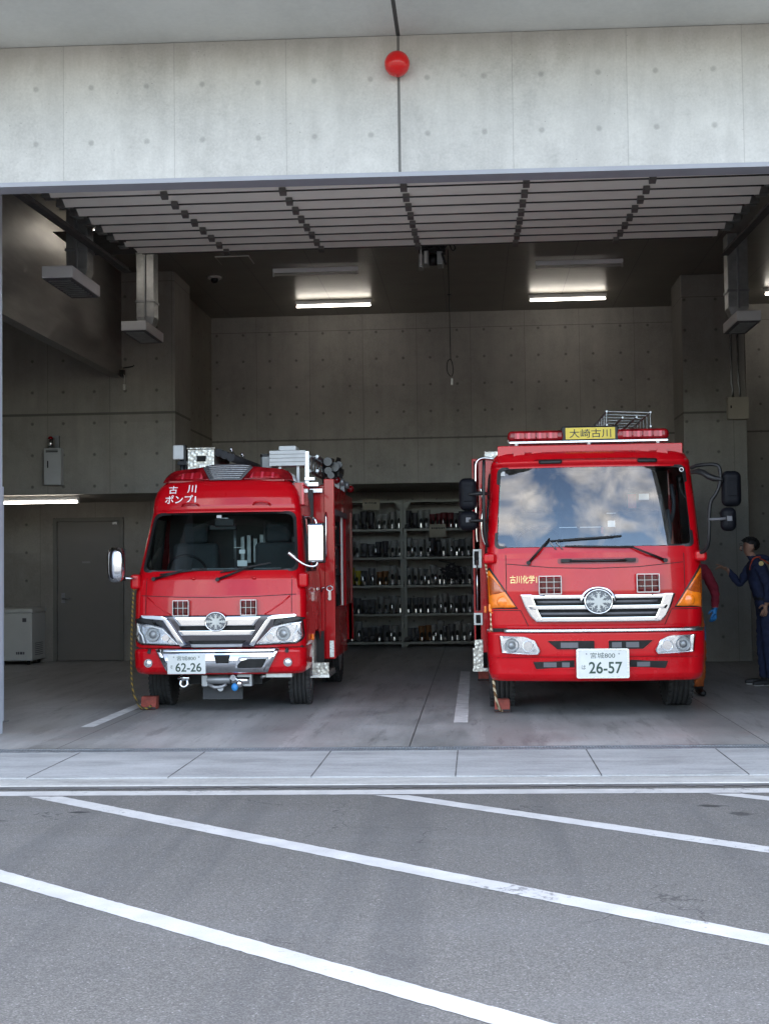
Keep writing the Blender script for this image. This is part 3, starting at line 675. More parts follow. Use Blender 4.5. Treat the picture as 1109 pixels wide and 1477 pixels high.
# freezer
t_ = thing('chest_freezer', 'white chest freezer against the wall left of the grey door', 'freezer', (-7.3, 19.9, 0))
wb(MB().box(-7.9,-6.84,19.62,20.24,.06,.80), 'body', 'freezer_white', t_, bevel=.015)
wb(MB().box(-7.91,-6.825,19.60,20.25,.80,.865), 'lid', 'freezer_white', t_, bevel=.02)
wb(MB().box(-6.99,-6.93,19.612,19.618,.66,.72), 'control_plate', 'grey_trim', t_)
mb = MB()
for x in (-7.82,-6.92):
    for y in (19.7,20.16): mb.cyl((x,y,0),(x,y,.06),.025)
wb(mb, 'foot', 'black_plastic', t_)
mb = MB()
for k in range(7): mb.box(-6.838,-6.834,19.75,20.1,.14+k*.03,.15+k*.03)
wb(mb, 'vent', 'grey_trim', t_)
mb = MB()
for k,(a,b) in enumerate(((0,.02),(.03,.05),(.062,.10),(.11,.13))): mb.box(-7.09+a,-7.09+b,19.614,19.618,.16,.20)
wb(mb, 'badge', 'grey_trim', t_)

# ------------------------------------------------------------------ shelves and what stands on them
LV = (.077,.578,1.088,1.594,2.101,2.615)
def rack(x0, x1, lab):
    t = thing('steel_shelf', lab, 'shelf', ((x0+x1)/2, 23.2, 0), 0, 'steel shelf racks in the rear recess')
    for x in (x0, x1-.05):
        for y in (23.2, 23.62): wb(MB().box(x,x+.05,y,y+.004,0,2.63).box(x,x+.004,y,y+.05,0,2.63), 'post', 'shelf_paint', t)
    for z in LV: wb(MB().box(x0+.01,x1-.01,23.195,23.66,z-.022,z+.018), 'shelf', 'shelf_paint', t, bevel=.003)
    mb = MB()
    for x, s in ((x0+.05,1),(x1-.05,-1)): mb.prism([(x,2.59),(x+s*.1,2.59),(x,2.47)], 23.194, 23.197, 'y')
    wb(mb, 'gusset', 'shelf_paint', t)
rack(-3.08,-1.285,'left grey steel rack of boots behind the left fire engine')
rack(-1.275,.53,'right grey steel rack of boots between the two fire engines')
def boot(h, lean, m):
    """upright rubber boot seen from the heel side, shaft open at the top"""
    mb = MB(); n = 18; rings = [(0,.045,.055,0),(.03,.05,.06,0),(.08,.046,.052,0),(.14,.043,.047,.004),(h*.62,.052,.056,.006),(h*.9,.062,.066,.004),(h,.064,.068,0)]
    vs = [(rx*math.cos(2*PI*i/n)+lean*z, ry*math.sin(2*PI*i/n)+dy, z) for z,rx,ry,dy in rings for i in range(n)]
    vs += [(.05*math.cos(2*PI*i/n)+lean*h, .054*math.sin(2*PI*i/n), h-.002) for i in range(n)] + [(.045*math.cos(2*PI*i/n)+lean*h*.6, .05*math.sin(2*PI*i/n), h*.5) for i in range(n)]
    k = len(rings)+2
    mb.add(vs, [(j*n+i, j*n+(i+1)%n, (j+1)*n+(i+1)%n, (j+1)*n+i) for j in range(k-1) for i in range(n)], 0, True)
    foot = [(-.05,.0),(-.052,.05),(-.046,.085),(.046,.085),(.052,.05),(.05,.0)]
    mb.ball((0,.10,.045),(.052,.13,.05),16,8); mb.box(-.05,.05,-.055,.22,0,.02,1)
    return mb
BV = []
for i,(h,l,m) in enumerate(((.33,0,'boot_grey'),(.29,.06,'boot_dark'),(.26,-.05,'boot_grey'),(.31,0,'boot_black'),(.28,0,'boot_yellow'),(.25,0,'boot_brown'))): pass
mat('boot_grey', (.26,.26,.25), .55, 0, 0, .3, 12); mat('boot_dark', (.12,.12,.125), .5, 0, 0, .3, 12); mat('boot_black', (.04,.04,.045), .45, 0, 0, .3, 12)
mat('boot_yellow', (.42,.34,.03), .5, 0, 0, .2, 12); mat('boot_brown', (.20,.09,.03), .6, 0, 0, .2, 12); mat('boot_red', (.12,.015,.02), .55)
def mkboot(h, l, m, facing):
    t = thing('rubber_boot', 'x', 'boot'); 
    mb = boot(h, l, m); 
    if facing: mb.v = [(-x,-y,z) for x,y,z in mb.v]
    mb.build('shaft', [m,'rubber'], t)
    s = -1 if facing else 1
    # dark sole patch / pull loop that shows on the front
    MB().ball((l*h*.35, s*-.058, h*.42), (.028,.014,.05), 12, 8).build('ankle_patch', 'dark', t)
    MB().box(-.006+l*.12,.006+l*.12,s*-.062-.004,s*-.062+.004,.02,.10).build('reflector_strip', 'silver_can', t)
    return t
protos = {k: mkboot(*v) for k, v in {
 'grey':(.33,0,'boot_grey',0),'leaning grey':(.30,.07,'boot_grey',0),'dark':(.29,-.05,'boot_dark',0),'short dark':(.24,0,'boot_dark',1),
 'black':(.31,0,'boot_black',1),'yellow':(.30,0,'boot_yellow',0),'brown':(.27,0,'boot_brown',0),'dark red':(.28,0,'boot_red',0)}.items()}
first = set(); ordn = ['first','second','third','fourth','fifth','sixth','seventh','eighth','ninth','tenth','eleventh','twelfth']
shn = ['bottom shelf','lower shelf','middle shelf','upper shelf','top shelf']
LAY = {(0,0):'grey leaning_grey dark_red grey short_dark dark leaning_grey'.split(), (0,1):'grey short_dark grey dark short_dark leaning_grey grey'.split(),
 (0,2):'dark grey leaning_grey yellow dark brown grey'.split(), (0,3):'dark grey brown grey short_dark black leaning_grey'.split(), (0,4):'dark black grey dark black leaning_grey grey'.split(),
 (1,0):'short_dark brown grey dark grey leaning_grey dark grey'.split(), (1,1):'dark dark leaning_grey grey dark grey black dark'.split(),
 (1,2):'grey leaning_grey grey grey dark grey black dark'.split(), (1,3):'grey leaning_grey black grey dark grey short_dark grey'.split(), (1,4):'black grey dark_red dark_red dark black grey dark'.split()}
for (rk, sh), kinds in sorted(LAY.items()):
    x0, x1 = ((-2.93,-1.42),(-1.13,.38))[rk]; n = len(kinds)
    for i, kd in enumerate(kinds):
        kd = kd.replace('_',' '); p = protos[kd]
        for half in (0,1):
            o = p if kd not in first else copy_tree(p); first.add(kd)
            x = x0+(x1-x0)*(i/(n-1)) + (half-.5)*.125; o.location = (x+random.uniform(-.012,.012), 23.34+random.uniform(-.03,.05), LV[sh]+.018)
            o.rotation_euler = (0,0,random.uniform(-.25,.25)); s = random.uniform(.9,1.1); o.scale = (s,s,s)
            o['label'] = '%s boot, %s of the %s pair, %s, %s rack' % (kd, ('left','right')[half], ordn[i], shn[sh], ('left','right')[rk])
            o['group'] = 'boots on the steel racks'
# upright silver bottles between the boots
bt = None; cnt = 0
BOT = [(0,0,(-1.52,-2.1,-2.5)),(0,1,(-1.50,)),(0,2,(-2.02,-1.84)),(0,3,(-2.62,-1.78,-2.25)),(1,0,(-.72,-.1)),(1,1,(-.62,-.44)),(1,2,(-.9,-.71,.14)),(1,3,(-1.12,-.80,-.42,-.28,.10)),(1,4,(-.56,-.15,.05))]
for rk, sh, xs_ in BOT:
    for i, x in enumerate(sorted(xs_)):
        if bt is None:
            bt = thing('silver_bottle', '', 'bottle'); o = bt
            MB().lathe([(.0,0),(.019,0),(.019,.12),(.012,.15),(.012,.17),(0,.17)], (0,0,0), 'z', 14).build('bottle_body', 'silver_can', bt); MB().cyl((0,0,.17),(0,0,.19),.013).build('cap', 'black_plastic', bt)
        else: o = copy_tree(bt)
        o.location = (x, 23.24, LV[sh]+.018)
        o['label'] = 'slim shiny silver bottle, %s from the left on the %s of the %s rack' % (ordn[i], shn[sh], ('left','right')[rk]); o['group'] = 'silver bottles on the racks'
# card signs hung on the racks
for (x0,x1,z0,z1,lab) in ((-2.0,-1.69,2.47,2.66,'plain card sign with a line of writing hung on the left rack top'),(-.81,-.51,1.96,2.19,'lighter card sign hung on the right rack below the top shelf')):
    t_ = thing('card_sign', lab, 'sign', ((x0+x1)/2, 23.18, z0), 0, 'card signs on the racks')
    wb(MB().box(x0,x1,23.176,23.186,z0,z1), 'card', 'cardboard', t_)
    mb = MB(); xx = x0+.04
    for k in range(7):
        w = random.uniform(.014,.03); mb.box(xx,xx+w,23.172,23.175,z1-.08-random.uniform(0,.01),z1-.055); xx += w+.01
    wb(mb, 'writing', 'black_letter', t_)
# tangle of straps on the middle shelf of the right rack
mb = MB()
for k in range(26):
    p = [( -.42+random.gauss(0,.11), 23.24+random.uniform(0,.15), 1.32+random.gauss(0,.10)) for _ in range(5)]
    mb.tube([(a,b,max(1.125,min(1.56,c))) for a,b,c in p], .010, 6, smooth_path=2)
o = mb.build('strap_bundle', 'hose_dark'); tag(o, 'tangled bundle of dark straps on the middle shelf of the right rack', 'strap')

# ------------------------------------------------------------------ vehicles
def interp(levels, z, k):
    if z <= levels[0][0]: return levels[0][k]
    for a, b in zip(levels, levels[1:]):
        if z <= b[0]:
            t = (z-a[0])/(b[0]-a[0]); return a[k]+(b[k]-a[k])*t
    return levels[-1][k]
class Skin:
    """front of a cab: levels [(z, half width, y of the front)], swept back by c, corner radius r"""
    def __init__(s, levels, c, r, depth): s.lv = levels; s.c = c; s.r = r; s.d = depth
    def W(s, z): return interp(s.lv, z, 1)
    def Y(s, z): return interp(s.lv, z, 2)
    def F(s, x, z):
        w = s.W(z); a = min(abs(x), w-1e-4); y0 = s.Y(z); b = w-s.r
        if a <= b: return y0+s.c*(a/w)**2
        q = a-b; return y0+s.c*(b/w)**2 + s.r-math.sqrt(max(0, s.r*s.r-q*q))
    def shell(s, mb, dz=.02, hole=None, shole=None, roof=True, m=0, z0=None):
        zs = []; a = s.lv[0][0]; b = s.lv[-1][0]; n = max(1, int(round((b-a)/dz))); zs = sorted(set([a+(b-a)*i/n for i in range(n+1)]+[l[0] for l in s.lv]))
        nF, nA, nS = 72, 8, 40; rows = []
        for z in zs:
            w = s.W(z); bb = w-s.r; yc = s.Y(z)+s.c*(bb/w)**2; half = []
            for i in range(nF//2+1): x = bb*i/(nF//2); half.append((x, s.Y(z)+s.c*(x/w)**2))
            for i in range(1, nA+1): t = PI/2*i/nA; half.append((bb+s.r*math.sin(t), yc+s.r*(1-math.cos(t))))
            for i in range(1, nS+1): half.append((w, yc+s.r+(s.d-yc-s.r)*i/nS))
            rows.append([(-x,y,z) for x,y in half[:0:-1]]+[(x,y,z) for x,y in half])
        N = len(rows[0]); vs = [v for r in rows for v in r]; fs = []
        nside = nS
        for j in range(len(rows)-1):
            for i in range(N-1):
                q = [rows[j][i], rows[j][i+1], rows[j+1][i+1], rows[j+1][i]]
                cx, cy, cz = [sum(p[k] for p in q)/4 for k in range(3)]
                if i < nside or i >= N-1-nside:
                    if shole and shole(cy, cz, cx): continue
                elif hole and hole(cx, cz): continue
                fs.append((j*N+i, j*N+i+1, (j+1)*N+i+1, (j+1)*N+i))
        if roof:
            k = (len(rows)-1)*N
            for i in range(N//2): fs.append((k+i, k+i+1, k+N-2-i, k+N-1-i))
        mb.add(vs, fs, m, True); return mb

def wheel(parent, x, y, r, w, side, steer=0., dual=False, hubr=.6, label=None):
    t = bpy.data.objects.new('wheel', None); C.objects.link(t); t.parent = parent; t.location = (x, y, r); t.rotation_euler = (0,0,steer); t.empty_display_size = .1
    mb = MB(); h = w/2; prof = [(r*.60,-h*.8),(r*.66,-h*.95),(r*.82,-h*1.03),(r*.93,-h*.98),(r*.985,-h*.86),(r,-h*.78)]
    g = [-.56,-.2,.2,.56]
    for q in g: prof += [(r,h*(q-.05)),(r-.014,h*(q-.04)),(r-.014,h*(q+.04)),(r,h*(q+.05))]
    prof += [(r,h*.78),(r*.985,h*.86),(r*.93,h*.98),(r*.82,h*1.03),(r*.66,h*.95),(r*.60,h*.8)]
    mb.lathe(prof, (0,0,0), 'x', 64)
    for k in range(44):            # shoulder tread blocks
        a = 2*PI*k/44
        for sg in (-1,1):
            mb.obox((sg*h*.82, r*.995*math.cos(a), r*.995*math.sin(a)), (h*.34, .028, .012), rx=a-PI/2)
    mb.build('tyre', 'tyre', t)
    mb = MB(); s = side
    mb.lathe([(r*.62,s*h*.85),(r*.60,s*h*.90),(r*.56,s*h*.88),(r*.52,s*h*.45),(r*.40,s*h*.35),(r*.33,s*h*.6),(r*.22,s*h*.7),(r*.20,s*h*1.05),(r*.05,s*h*1.08)], (0,0,0), 'x', 40)
    for k in range(8):
        a = 2*PI*k/8; mb.cyl((s*h*.5, r*.31*math.cos(a), r*.31*math.sin(a)), (s*h*.85, r*.31*math.cos(a), r*.31*math.sin(a)), .016, n=6)
    mb.build('rim', 'brushed', t)
    return t

def lamp_unit(parent, name, poly, F, circles, cover='lens_cover', inner='lens_clear', lab=None, rim='gasket'):
    cx = sum(p[0] for p in poly)/len(poly); cz = sum(p[1] for p in poly)/len(poly)
    big = [(cx+(x-cx)*1.05, cz+(z-cz)*1.09) for x,z in poly]
    o = MB().patch(big, F, .010, -.02, 10, 14).build(name, rim, parent)
    if lab: o['label'] = lab
    MB().patch([(cx+(x-cx)*.97, cz+(z-cz)*.96) for x,z in poly], F, .013, None, 14, 20).build('reflector', inner, o)
    mb = MB()
    for (x, z, r, kind) in circles:
        y = F(x,z)-.020
        prof = [(r,.0),(r*.96,-.012),(r*.86,-.012),(r*.80,.0)]
        if kind: prof += [(r*.62,.004),(r*.5,-.004),(r*.3,-.012),(r*.02,-.014)]
        else: prof += [(r*.5,.012),(r*.1,.016)]
        mb.lathe(prof, (x,y,z), 'y', 28, 1 if kind == 2 else 0)
    mb.build('bulb_ring', ['chrome','steel_grey'], o)
    MB().patch(poly, F, .034, .014, 10, 14).build('lens_cover', cover, o)
    return o

def emblem(parent, x, y, z, rx, rz):
    o = MB().prism(ellipse(x, z, rx, rz, 36), y, y+.03).build('emblem', 'emblem_dark', parent)
    mb = MB(); n = 40; vs = []
    for k, (s, dy) in enumerate(((1.0,.005),(1.0,-.010),(.93,-.016),(.86,-.010),(.86,.0))):
        vs += [(x+rx*s*math.cos(2*PI*i/n), y+dy, z+rz*s*math.sin(2*PI*i/n)) for i in range(n)]
    mb.add(vs, [(j*n+i, j*n+(i+1)%n, (j+1)*n+(i+1)%n, (j+1)*n+i) for j in range(4) for i in range(n)], 0, True)
    mb.build('emblem_ring', 'chrome', o)
    mb = MB()
    for k in range(8):            # ice crystal rays
        a = 2*PI*k/8; L = .66 if k%2 == 0 else .60; ca, sa = math.cos(a), math.sin(a)
        def P(u, v): return (x+rx*(u*ca-v*sa), z+rz*(u*sa+v*ca))
        mb.prism([P(0,-.12),P(L*.55,-.10),P(L,-.03),P(L,.03),P(L*.55,.10),P(0,.12)], y-.007-.0008*(k%2), y-.001)
        for u in (.42,.60):
            for sg in (-1,1): mb.prism([P(u,0),P(u+.14,sg*.16),P(u+.20,sg*.13),P(u+.07,0)], y-.0065, y-.001)
    mb.prism(ellipse(x,z,rx*.24,rz*.24,10), y-.012, y-.001)
    mb.box(x-rx*.88,x-rx*.62,y-.004,y-.001,z-rz*.10,z+rz*.10).box(x+rx*.62,x+rx*.88,y-.004,y-.001,z-rz*.10,z+rz*.10)
    mb.build('emblem_star', 'star_metal', o)
    return o

def guarded_light(parent, x0, x1, z0, z1, F, cage='off_white', nb=(2,1)):
    cx = (x0+x1)/2; y = F(cx,(z0+z1)/2)
    o = MB().box(x0+.012,x1-.012,y-.05,y+.03,z0+.012,z1-.012).build('warning_light', 'red_lens_deep', parent, bevel=.012, seg=3)
    mb = MB()
    for z in (z0, z1): mb.box(x0,x1,y-.062,y-.050,z-.005,z+.003)
    for x in (x0, x1): mb.box(x-.003,x+.003,y-.062,y+.0,z0,z1)
    for k in range(nb[0]): xx = x0+(x1-x0)*(k+1)/(nb[0]+1); mb.box(xx-.002,xx+.002,y-.066,y-.058,z0,z1)
    for k in range(nb[1]): zz = z0+(z1-z0)*(k+1)/(nb[1]+1); mb.box(x0,x1,y-.064,y-.057,zz-.002,zz+.002)
    mb.build('guard', cage, o)
    return o

def plate(parent, x0, x1, z0, z1, y, top, kana, num, frame=False):
    o = MB().box(x0,x1,y,y+.012,z0,z1).build('number_plate', 'plate_white', parent, bevel=.004)
    w, h = x1-x0, z1-z0; cx = (x0+x1)/2
    pl = lambda x,z: (x, y-.0015, z)
    text('plate_region', top, 'plate_green', o, pl, cx-.0*w, z0+.80*h, .50*w, .22*h, 0)
    text('plate_kana', kana, 'plate_green', o, pl, x0+.11*w, z0+.36*h, .085*w, .17*h, 0)
    text('plate_number', num, 'plate_green', o, pl, x0+.555*w, z0+.34*h, .68*w, .45*h, .016)
    MB().cyl((x0+.17*w,y-.004,z0+.86*h),(x0+.17*w,y,z0+.86*h),.008,n=10).cyl((x1-.17*w,y-.004,z0+.86*h),(x1-.17*w,y,z0+.86*h),.008,n=10).build('bolt', 'steel_grey', o)
    if frame:
        mb = MB(); a = rquad((x0-.016,z0-.014),(x1+.016,z0-.014),(x1+.016,z1+.014),(x0-.016,z1+.014), .02); b = rquad((x0+.004,z0+.004),(x1-.004,z0+.004),(x1-.004,z1-.004),(x0+.004,z1-.004), .012)
        mb.strip(a, b, lambda x,z: y, .006, -.012); mb.build('plate_frame', 'brushed', o)
    return o

def wiper(parent, F, piv, elbow, b0, b1, off=.03):
    g = lambda p, o: (p[0], F(p[0],p[1])-o, p[1])
    o = MB().tube([g(piv,off*.6), g(((piv[0]+elbow[0])/2,(piv[1]+elbow[1])/2), off+.012), g(elbow,off+.008)], [.013,.011,.007], 8).cyl(g(piv,-.01), g(piv,off+.01), .020).build('wiper', 'black_plastic', parent)
    n = 10; pts = [g((b0[0]+(b1[0]-b0[0])*i/n, b0[1]+(b1[1]-b0[1])*i/n), off*.55) for i in range(n+1)]
    pts2 = [g((b0[0]+(b1[0]-b0[0])*i/n, b0[1]+(b1[1]-b0[1])*i/n), off*.9) for i in range(1,n)]
    MB().tube(pts, .008, 6).tube(pts2, .009, 6).build('blade', 'rubber', o)
    return o

def bow(poly, z0, z1, b, w): return [(x, z + b*(x/w)**2*(1-(z-z0)/(z1-z0))) for x, z in poly]

# ================= left fire engine (low cab)
E1 = thing('fire_engine', 'smaller red fire engine with chrome grille, white box on its roof and plate 62-26', 'fire engine', (-2.56, 12.7, 0), 0, 'fire engines parked in the station bays')
K = Skin([(.665,.862,.035),(.70,.866,.03),(.95,.868,.03),(1.18,.866,.045),(1.34,.852,.085),(1.375,.848,.10),(2.035,.775,.42),(2.06,.772,.405),(2.10,.768,.405),(2.18,.758,.425),(2.25,.735,.45),(2.30,.705,.475),(2.335,.67,.50),(2.365,.62,.54)], .085, .11, 1.46)
ws = bow(rquad((-.795,1.378),(.795,1.378),(.735,2.03),(-.735,2.03), [.06,.06,.09,.09], 8), 1.378, 2.03, .045, .80)
wsi = bow(rquad((-.765,1.408),(.765,1.408),(.708,2.002),(-.708,2.002), [.06,.06,.09,.09], 8), 1.378, 2.03, .045, .80)
wsm = bow(rquad((-.78,1.393),(.78,1.393),(.721,2.016),(-.721,2.016), [.06,.06,.09,.09], 8), 1.378, 2.03, .045, .80)
sidew = [(.44,1.42),(1.16,1.42),(1.16,1.98),(.66,1.98)]
def sh1(y, z, x): return inside(sidew, y, z) or ((y-1.05)**2+(z-.36)**2 < .43**2) 
K.shell(MB(), .02, lambda x,z: inside(wsm, x, z), sh1).build('cab', 'red_paint', E1, recalc=True)
MB().strip(ws, wsi, K.F, .006, -.02).build('windscreen_seal', 'gasket', E1)
MB().patch(wsm, K.F, -.004, None, 18, 30).build('windscreen', 'windscreen', E1, recalc=False)
for s in (-1,1):
    vs = [(s*(K.W(z)-.004), y, z) for y,z in sidew]
    MB().add(vs, [(0,1,2,3)]).build('side_window', 'side_glass', E1)
    mb = MB()
    for (ya,za),(yb,zb) in zip(sidew, sidew[1:]+sidew[:1]): mb.tube([(s*(K.W(za)+.002),ya,za),(s*(K.W(zb)+.002),yb,zb)], .013, 6)
    mb.tube([(s*(K.W(1.42)+.003),.72,1.42),(s*(K.W(1.98)+.003),.72,1.98)], .012, 6)
    mb.build('window_seal', 'gasket', E1)
    mb = MB()
    for y0_ in (.36,1.22): mb.add([(s*(K.W(z)+.0015),y0_+d,z) for z,d in ((.70,0),(.70,.008),(1.40,.008),(1.40,0))], [(0,1,2,3)])
    mb.build('door_gap', 'dark', E1)
    MB().box(min(s*.868,s*.885),max(s*.868,s*.885),1.02,1.16,1.20,1.235).build('door_handle', 'chrome', E1, bevel=.006)
    MB().box(min(s*.868,s*.893),max(s*.868,s*.893),.58,.66,.70,.765).build('turn_signal', 'amber', E1, bevel=.008)
K.F
MB().line([(-.78,1.185),(-.4,1.168),(0,1.162),(.4,1.168),(.78,1.185)], K.F, .0015, .007).line([(.735,1.36),(.735,1.0)], K.F, .0015, .006).line([(-.735,1.36),(-.735,1.0)], K.F, .0015, .006).build('bonnet_gap', 'dark', E1)
# pressed creases running down from the corners
for s in (-1,1):
    MB().tube([(s*x, K.F(x,z)+.004, z) for x,z in ((.72,1.17),(.64,1.10),(.54,1.03),(.47,.99))], .009, 8).build('crease', 'red_paint', E1)
    MB().box(*(sorted((s*.80,s*.90))), .10, .24, 1.25, 1.40).build('mirror_mount', 'red_paint', E1, bevel=.03, seg=3)
# red bumper with chrome centre
KB = Skin([(.398,.83,.06),(.42,.855,.025),(.47,.868,.0),(.62,.872,-.005),(.655,.866,.01)], .085, .13, .60)
KB.shell(MB(), .02).build('bumper', 'red_paint', E1)
MB().box(-.84,.84,.12,.5,.645,.675).build('bumper_gap', 'dark', E1)
cb = [(-.61,.655),(.61,.655),(.49,.412),(-.49,.412)]
MB().patch(cb, lambda x,z: KB.F(x,z)-.045*math.sin(PI*min(1,max(0,(z-.405)/.255))), -.005, -.03, 16, 24).build('bumper_chrome', 'chrome', E1)
MB().patch([(-.075+.055,.595),(.135,.595),(.125,.515),(.0,.515)], KB.F, .050, .0, 4, 6).patch([(.20,.47),(.24,.53),(.31,.556),(.50,.556),(.455,.47)], KB.F, .050, .0, 8, 10).build('bumper_intake', 'dark', E1)
mb = MB(); ol = rquad((.185,.455),(.465,.455),(.53,.575),(.225,.575), .02); il = rquad((.205,.468),(.455,.468),(.508,.560),(.24,.560), .02)
mb.strip(ol, il, KB.F, .056, .0); mb.build('intake_rim', 'chrome', E1)
MB().patch([(-.62,.652),(-.575,.652),(-.46,.415),(-.50,.415)], KB.F, .034, .0, 4, 3).patch([(.575,.652),(.62,.652),(.50,.415),(.46,.415)], KB.F, .034, .0, 4, 3).patch([(-.6,.655),(.6,.655),(.585,.625),(-.585,.625)], KB.F, .034, .0, 3, 20).build('bumper_trim', 'chrome', E1)
for s in (-1,1):
    o = MB().cyl((s*.70, KB.F(.70,.51)-.018, .515), (s*.70, KB.F(.70,.51)+.03, .515), .042, .042, 24).build('fog_light', 'chrome', E1)
    MB().ball((s*.70, KB.F(.70,.51)-.014, .515), (.034,.014,.034), 18, 8).build('lens', 'lens_clear', o)
    MB().cyl((s*.69, KB.F(.70,.63)-.02, .625), (s*.69, KB.F(.70,.63)+.02, .625), .018, .018, 14).cyl((s*.69, KB.F(.70,.63)-.0, .625), (s*.69, KB.F(.70,.63)-.0, .655), .012, .02, 10).build('washer_nozzle', 'black_plastic', E1)
# headlights
for s in (-1,1):
    P_ = [(s*.375,.690),(s*.545,.868),(s*.66,.893),(s*.838,.918),(s*.852,.760),(s*.795,.705)]
    lamp_unit(E1, 'headlight', P_, K.F, [(s*.655,.797,.074,2),(s*.525,.765,.042,0)], rim='black_plastic')
    MB().patch([(s*.57,.955),(s*.80,.962),(s*.862,.955),(s*.862,.925),(s*.66,.900),(s*.555,.878)], K.F, .012, -.01, 6, 10).build('lamp_brow', 'gasket', E1)
    MB().patch([(s*.79,.895),(s*.828,.905),(s*.838,.79),(s*.812,.79)], K.F, .040, .03, 4, 4).build('side_marker', 'lens_clear', E1)
    MB().tube([(s*x, K.F(s*x,z)-.038, z) for x,z in ((.40,.70),(.55,.85),(.66,.878),(.74,.885))], .007, 6).tube([(s*x, K.F(s*x,z)-.038, z) for x,z in ((.745,.715),(.765,.79),(.795,.83),(.80,.885))], .008, 6).build('light_guide', 'white_paint_metal', E1)
# grille
FG = lambda x,z: K.F(x,z)
MB().patch([(-.74,.985),(.74,.985),(.60,.86),(.36,.665),(-.36,.665),(-.60,.86)], FG, .012, -.01, 12, 30).build('grille', 'dark_chrome', E1)
mb = MB()
top = [(-.74,.985),(-.45,.972),(-.12,.975),(.12,.975),(.45,.972),(.74,.985),(.58,.925),(.30,.885),(-.30,.885),(-.58,.925)]
mb.patch([(-.44,.968),(.44,.968),(.37,.884),(-.37,.884)], FG, .052, .0, 8, 24)
mb.patch([(-.385,.835),(.385,.835),(.355,.790),(-.355,.790)], FG, .060, .0, 5, 20)
mb.patch([(-.26,.70),(.26,.70),(.25,.672),(-.25,.672)], FG, .045, .0, 4, 16)
for s in (-1,1):
    mb.patch([(s*.77,.990),(s*.56,.982),(s*.50,.958),(s*.52,.935),(s*.60,.948),(s*.80,.965)], FG, .045, .0, 8, 10)
    mb.patch([(s*.555,.955),(s*.50,.945),(s*.315,.680),(s*.365,.676),(s*.42,.76)], FG, .045, .0, 10, 5)
mb.build('grille_bar', 'chrome', E1, bevel=.013, seg=3)
MB().patch([(-.29,.735),(.29,.735),(.26,.703),(-.26,.703)], FG, .030, .0, 4, 12).patch([(-.38,.881),(.38,.881),(.37,.836),(-.37,.836)], FG, .032, .0, 3, 12).build('grille_slot', 'dark', E1)
emblem(E1, .0, K.F(0,.93)-.075, .925, .112, .098)
for s in (-1,1): guarded_light(E1, s*.34-.078-.02, s*.34+.078-.02, .985, 1.135, K.F, 'galvanised')
plate(E1, -.488, -.106, .411, .605, KB.F(-.3,.5)-.05, '宮城800', 'そ', '62-26')
# white lettering on the brow
tf = lambda x,z: (x, K.F(x,z)-.004, z)
text('roof_lettering', '古', 'white_letter', E1, tf, -.545, 2.270, .095, .085, .010)
text('roof_lettering', '川', 'white_letter', E1, tf, -.345, 2.275, .095, .085, .010)
text('roof_lettering', 'ポンプ1', 'white_letter', E1, tf, -.458, 2.168, .33, .088, .010)
for x in (-.345,.39):
    MB().tube([(x-.09,K.F(x,2.10)-.0,2.095),(x-.06,K.F(x,2.10)-.05,2.125),(x+.06,K.F(x,2.10)-.05,2.125),(x+.09,K.F(x,2.10)-.0,2.095)], .010, 8, smooth_path=2).build('grab_bar', 'red_paint', E1)
wiper(E1, K.F, (-.66,1.352), (-.38,1.42), (-.60,1.395), (-.12,1.45))
wiper(E1, K.F, (-.0,1.340), (.30,1.455), (.02,1.41), (.52,1.50))
for x in (-.25,.36): MB().ball((x,K.F(x,1.352)-.01,1.352),(.022,.016,.016),12,8).build('washer_jet', 'red_paint', E1)
# roof light bar
FL = lambda x,z: .50+.9*(z-2.345)+.16*(x/.7)**2
for s in (-1,1):
    lb = MB().patch([(s*.165,2.362),(s*.69,2.355),(s*.665,2.42),(s*.60,2.48),(s*.25,2.515)], FL, .0, -.34, 8, 14).build('light_bar', 'red_lens_dark', E1)
    MB().patch([(s*.24,2.385),(s*.56,2.385),(s*.52,2.45),(s*.28,2.46)], FL, -.004+.008, .0, 4, 8).build('flasher', 'red_lens', lb)
sp = MB().patch([(-.165,2.364),(.165,2.364),(.27,2.515),(.15,2.54),(-.15,2.54),(-.27,2.515)], FL, .008, -.34, 8, 16).build('speaker_grille', 'grey_trim', E1)
mb = MB()
for k in range(7):
    z = 2.385+k*.022; w = .15+.012*k*1.2; mb.patch([(-w,z),(w,z),(w+.008,z+.009),(-w-.008,z+.009)], FL, .016, .008, 2, 12)
mb.build('louvre', 'brushed', sp)
MB().box(-.61,.61,.56,1.46,2.34,2.372).build('roof_rim', 'dark_red_paint', E1, bevel=.01)
# inside of the cab
MB().box(-.80,.80,1.38,1.44,.7,2.30).box(-.80,.80,.4,1.4,.70,.74).box(-.68,.68,.62,1.4,2.05,2.07).build('cab_lining', 'cab_grey', E1)
MB().prism([(.20,1.10),(.20,1.355),(.30,1.375),(.58,1.36),(.64,1.28),(.62,1.10)], -.76, .76, 'x').build('dashboard', 'black_plastic', E1, bevel=.02)
MB().box(-.40,.22,.24,.44,1.376,1.388).add([(-.36,.22,1.392),(.26,.22,1.392),(.20,.46,1.452),(-.34,.46,1.452),(.30,.24,1.40),(.62,.26,1.405),(.58,.46,1.45),(.30,.46,1.45)],[(0,1,2,3),(4,5,6,7)]).build('dash_papers', 'dash_light', E1)
for x in (-.40,.48):
    st = MB().box(x-.24,x+.24,.85,1.05,1.0,1.72).box(x-.24,x+.24,.5,1.0,.95,1.12).build('seat', 'seat_cloth', E1, bevel=.05, seg=3)
    MB().box(x-.13,x+.13,.88,.98,1.72,1.93).build('headrest', 'seat_cloth', st, bevel=.04, seg=3)
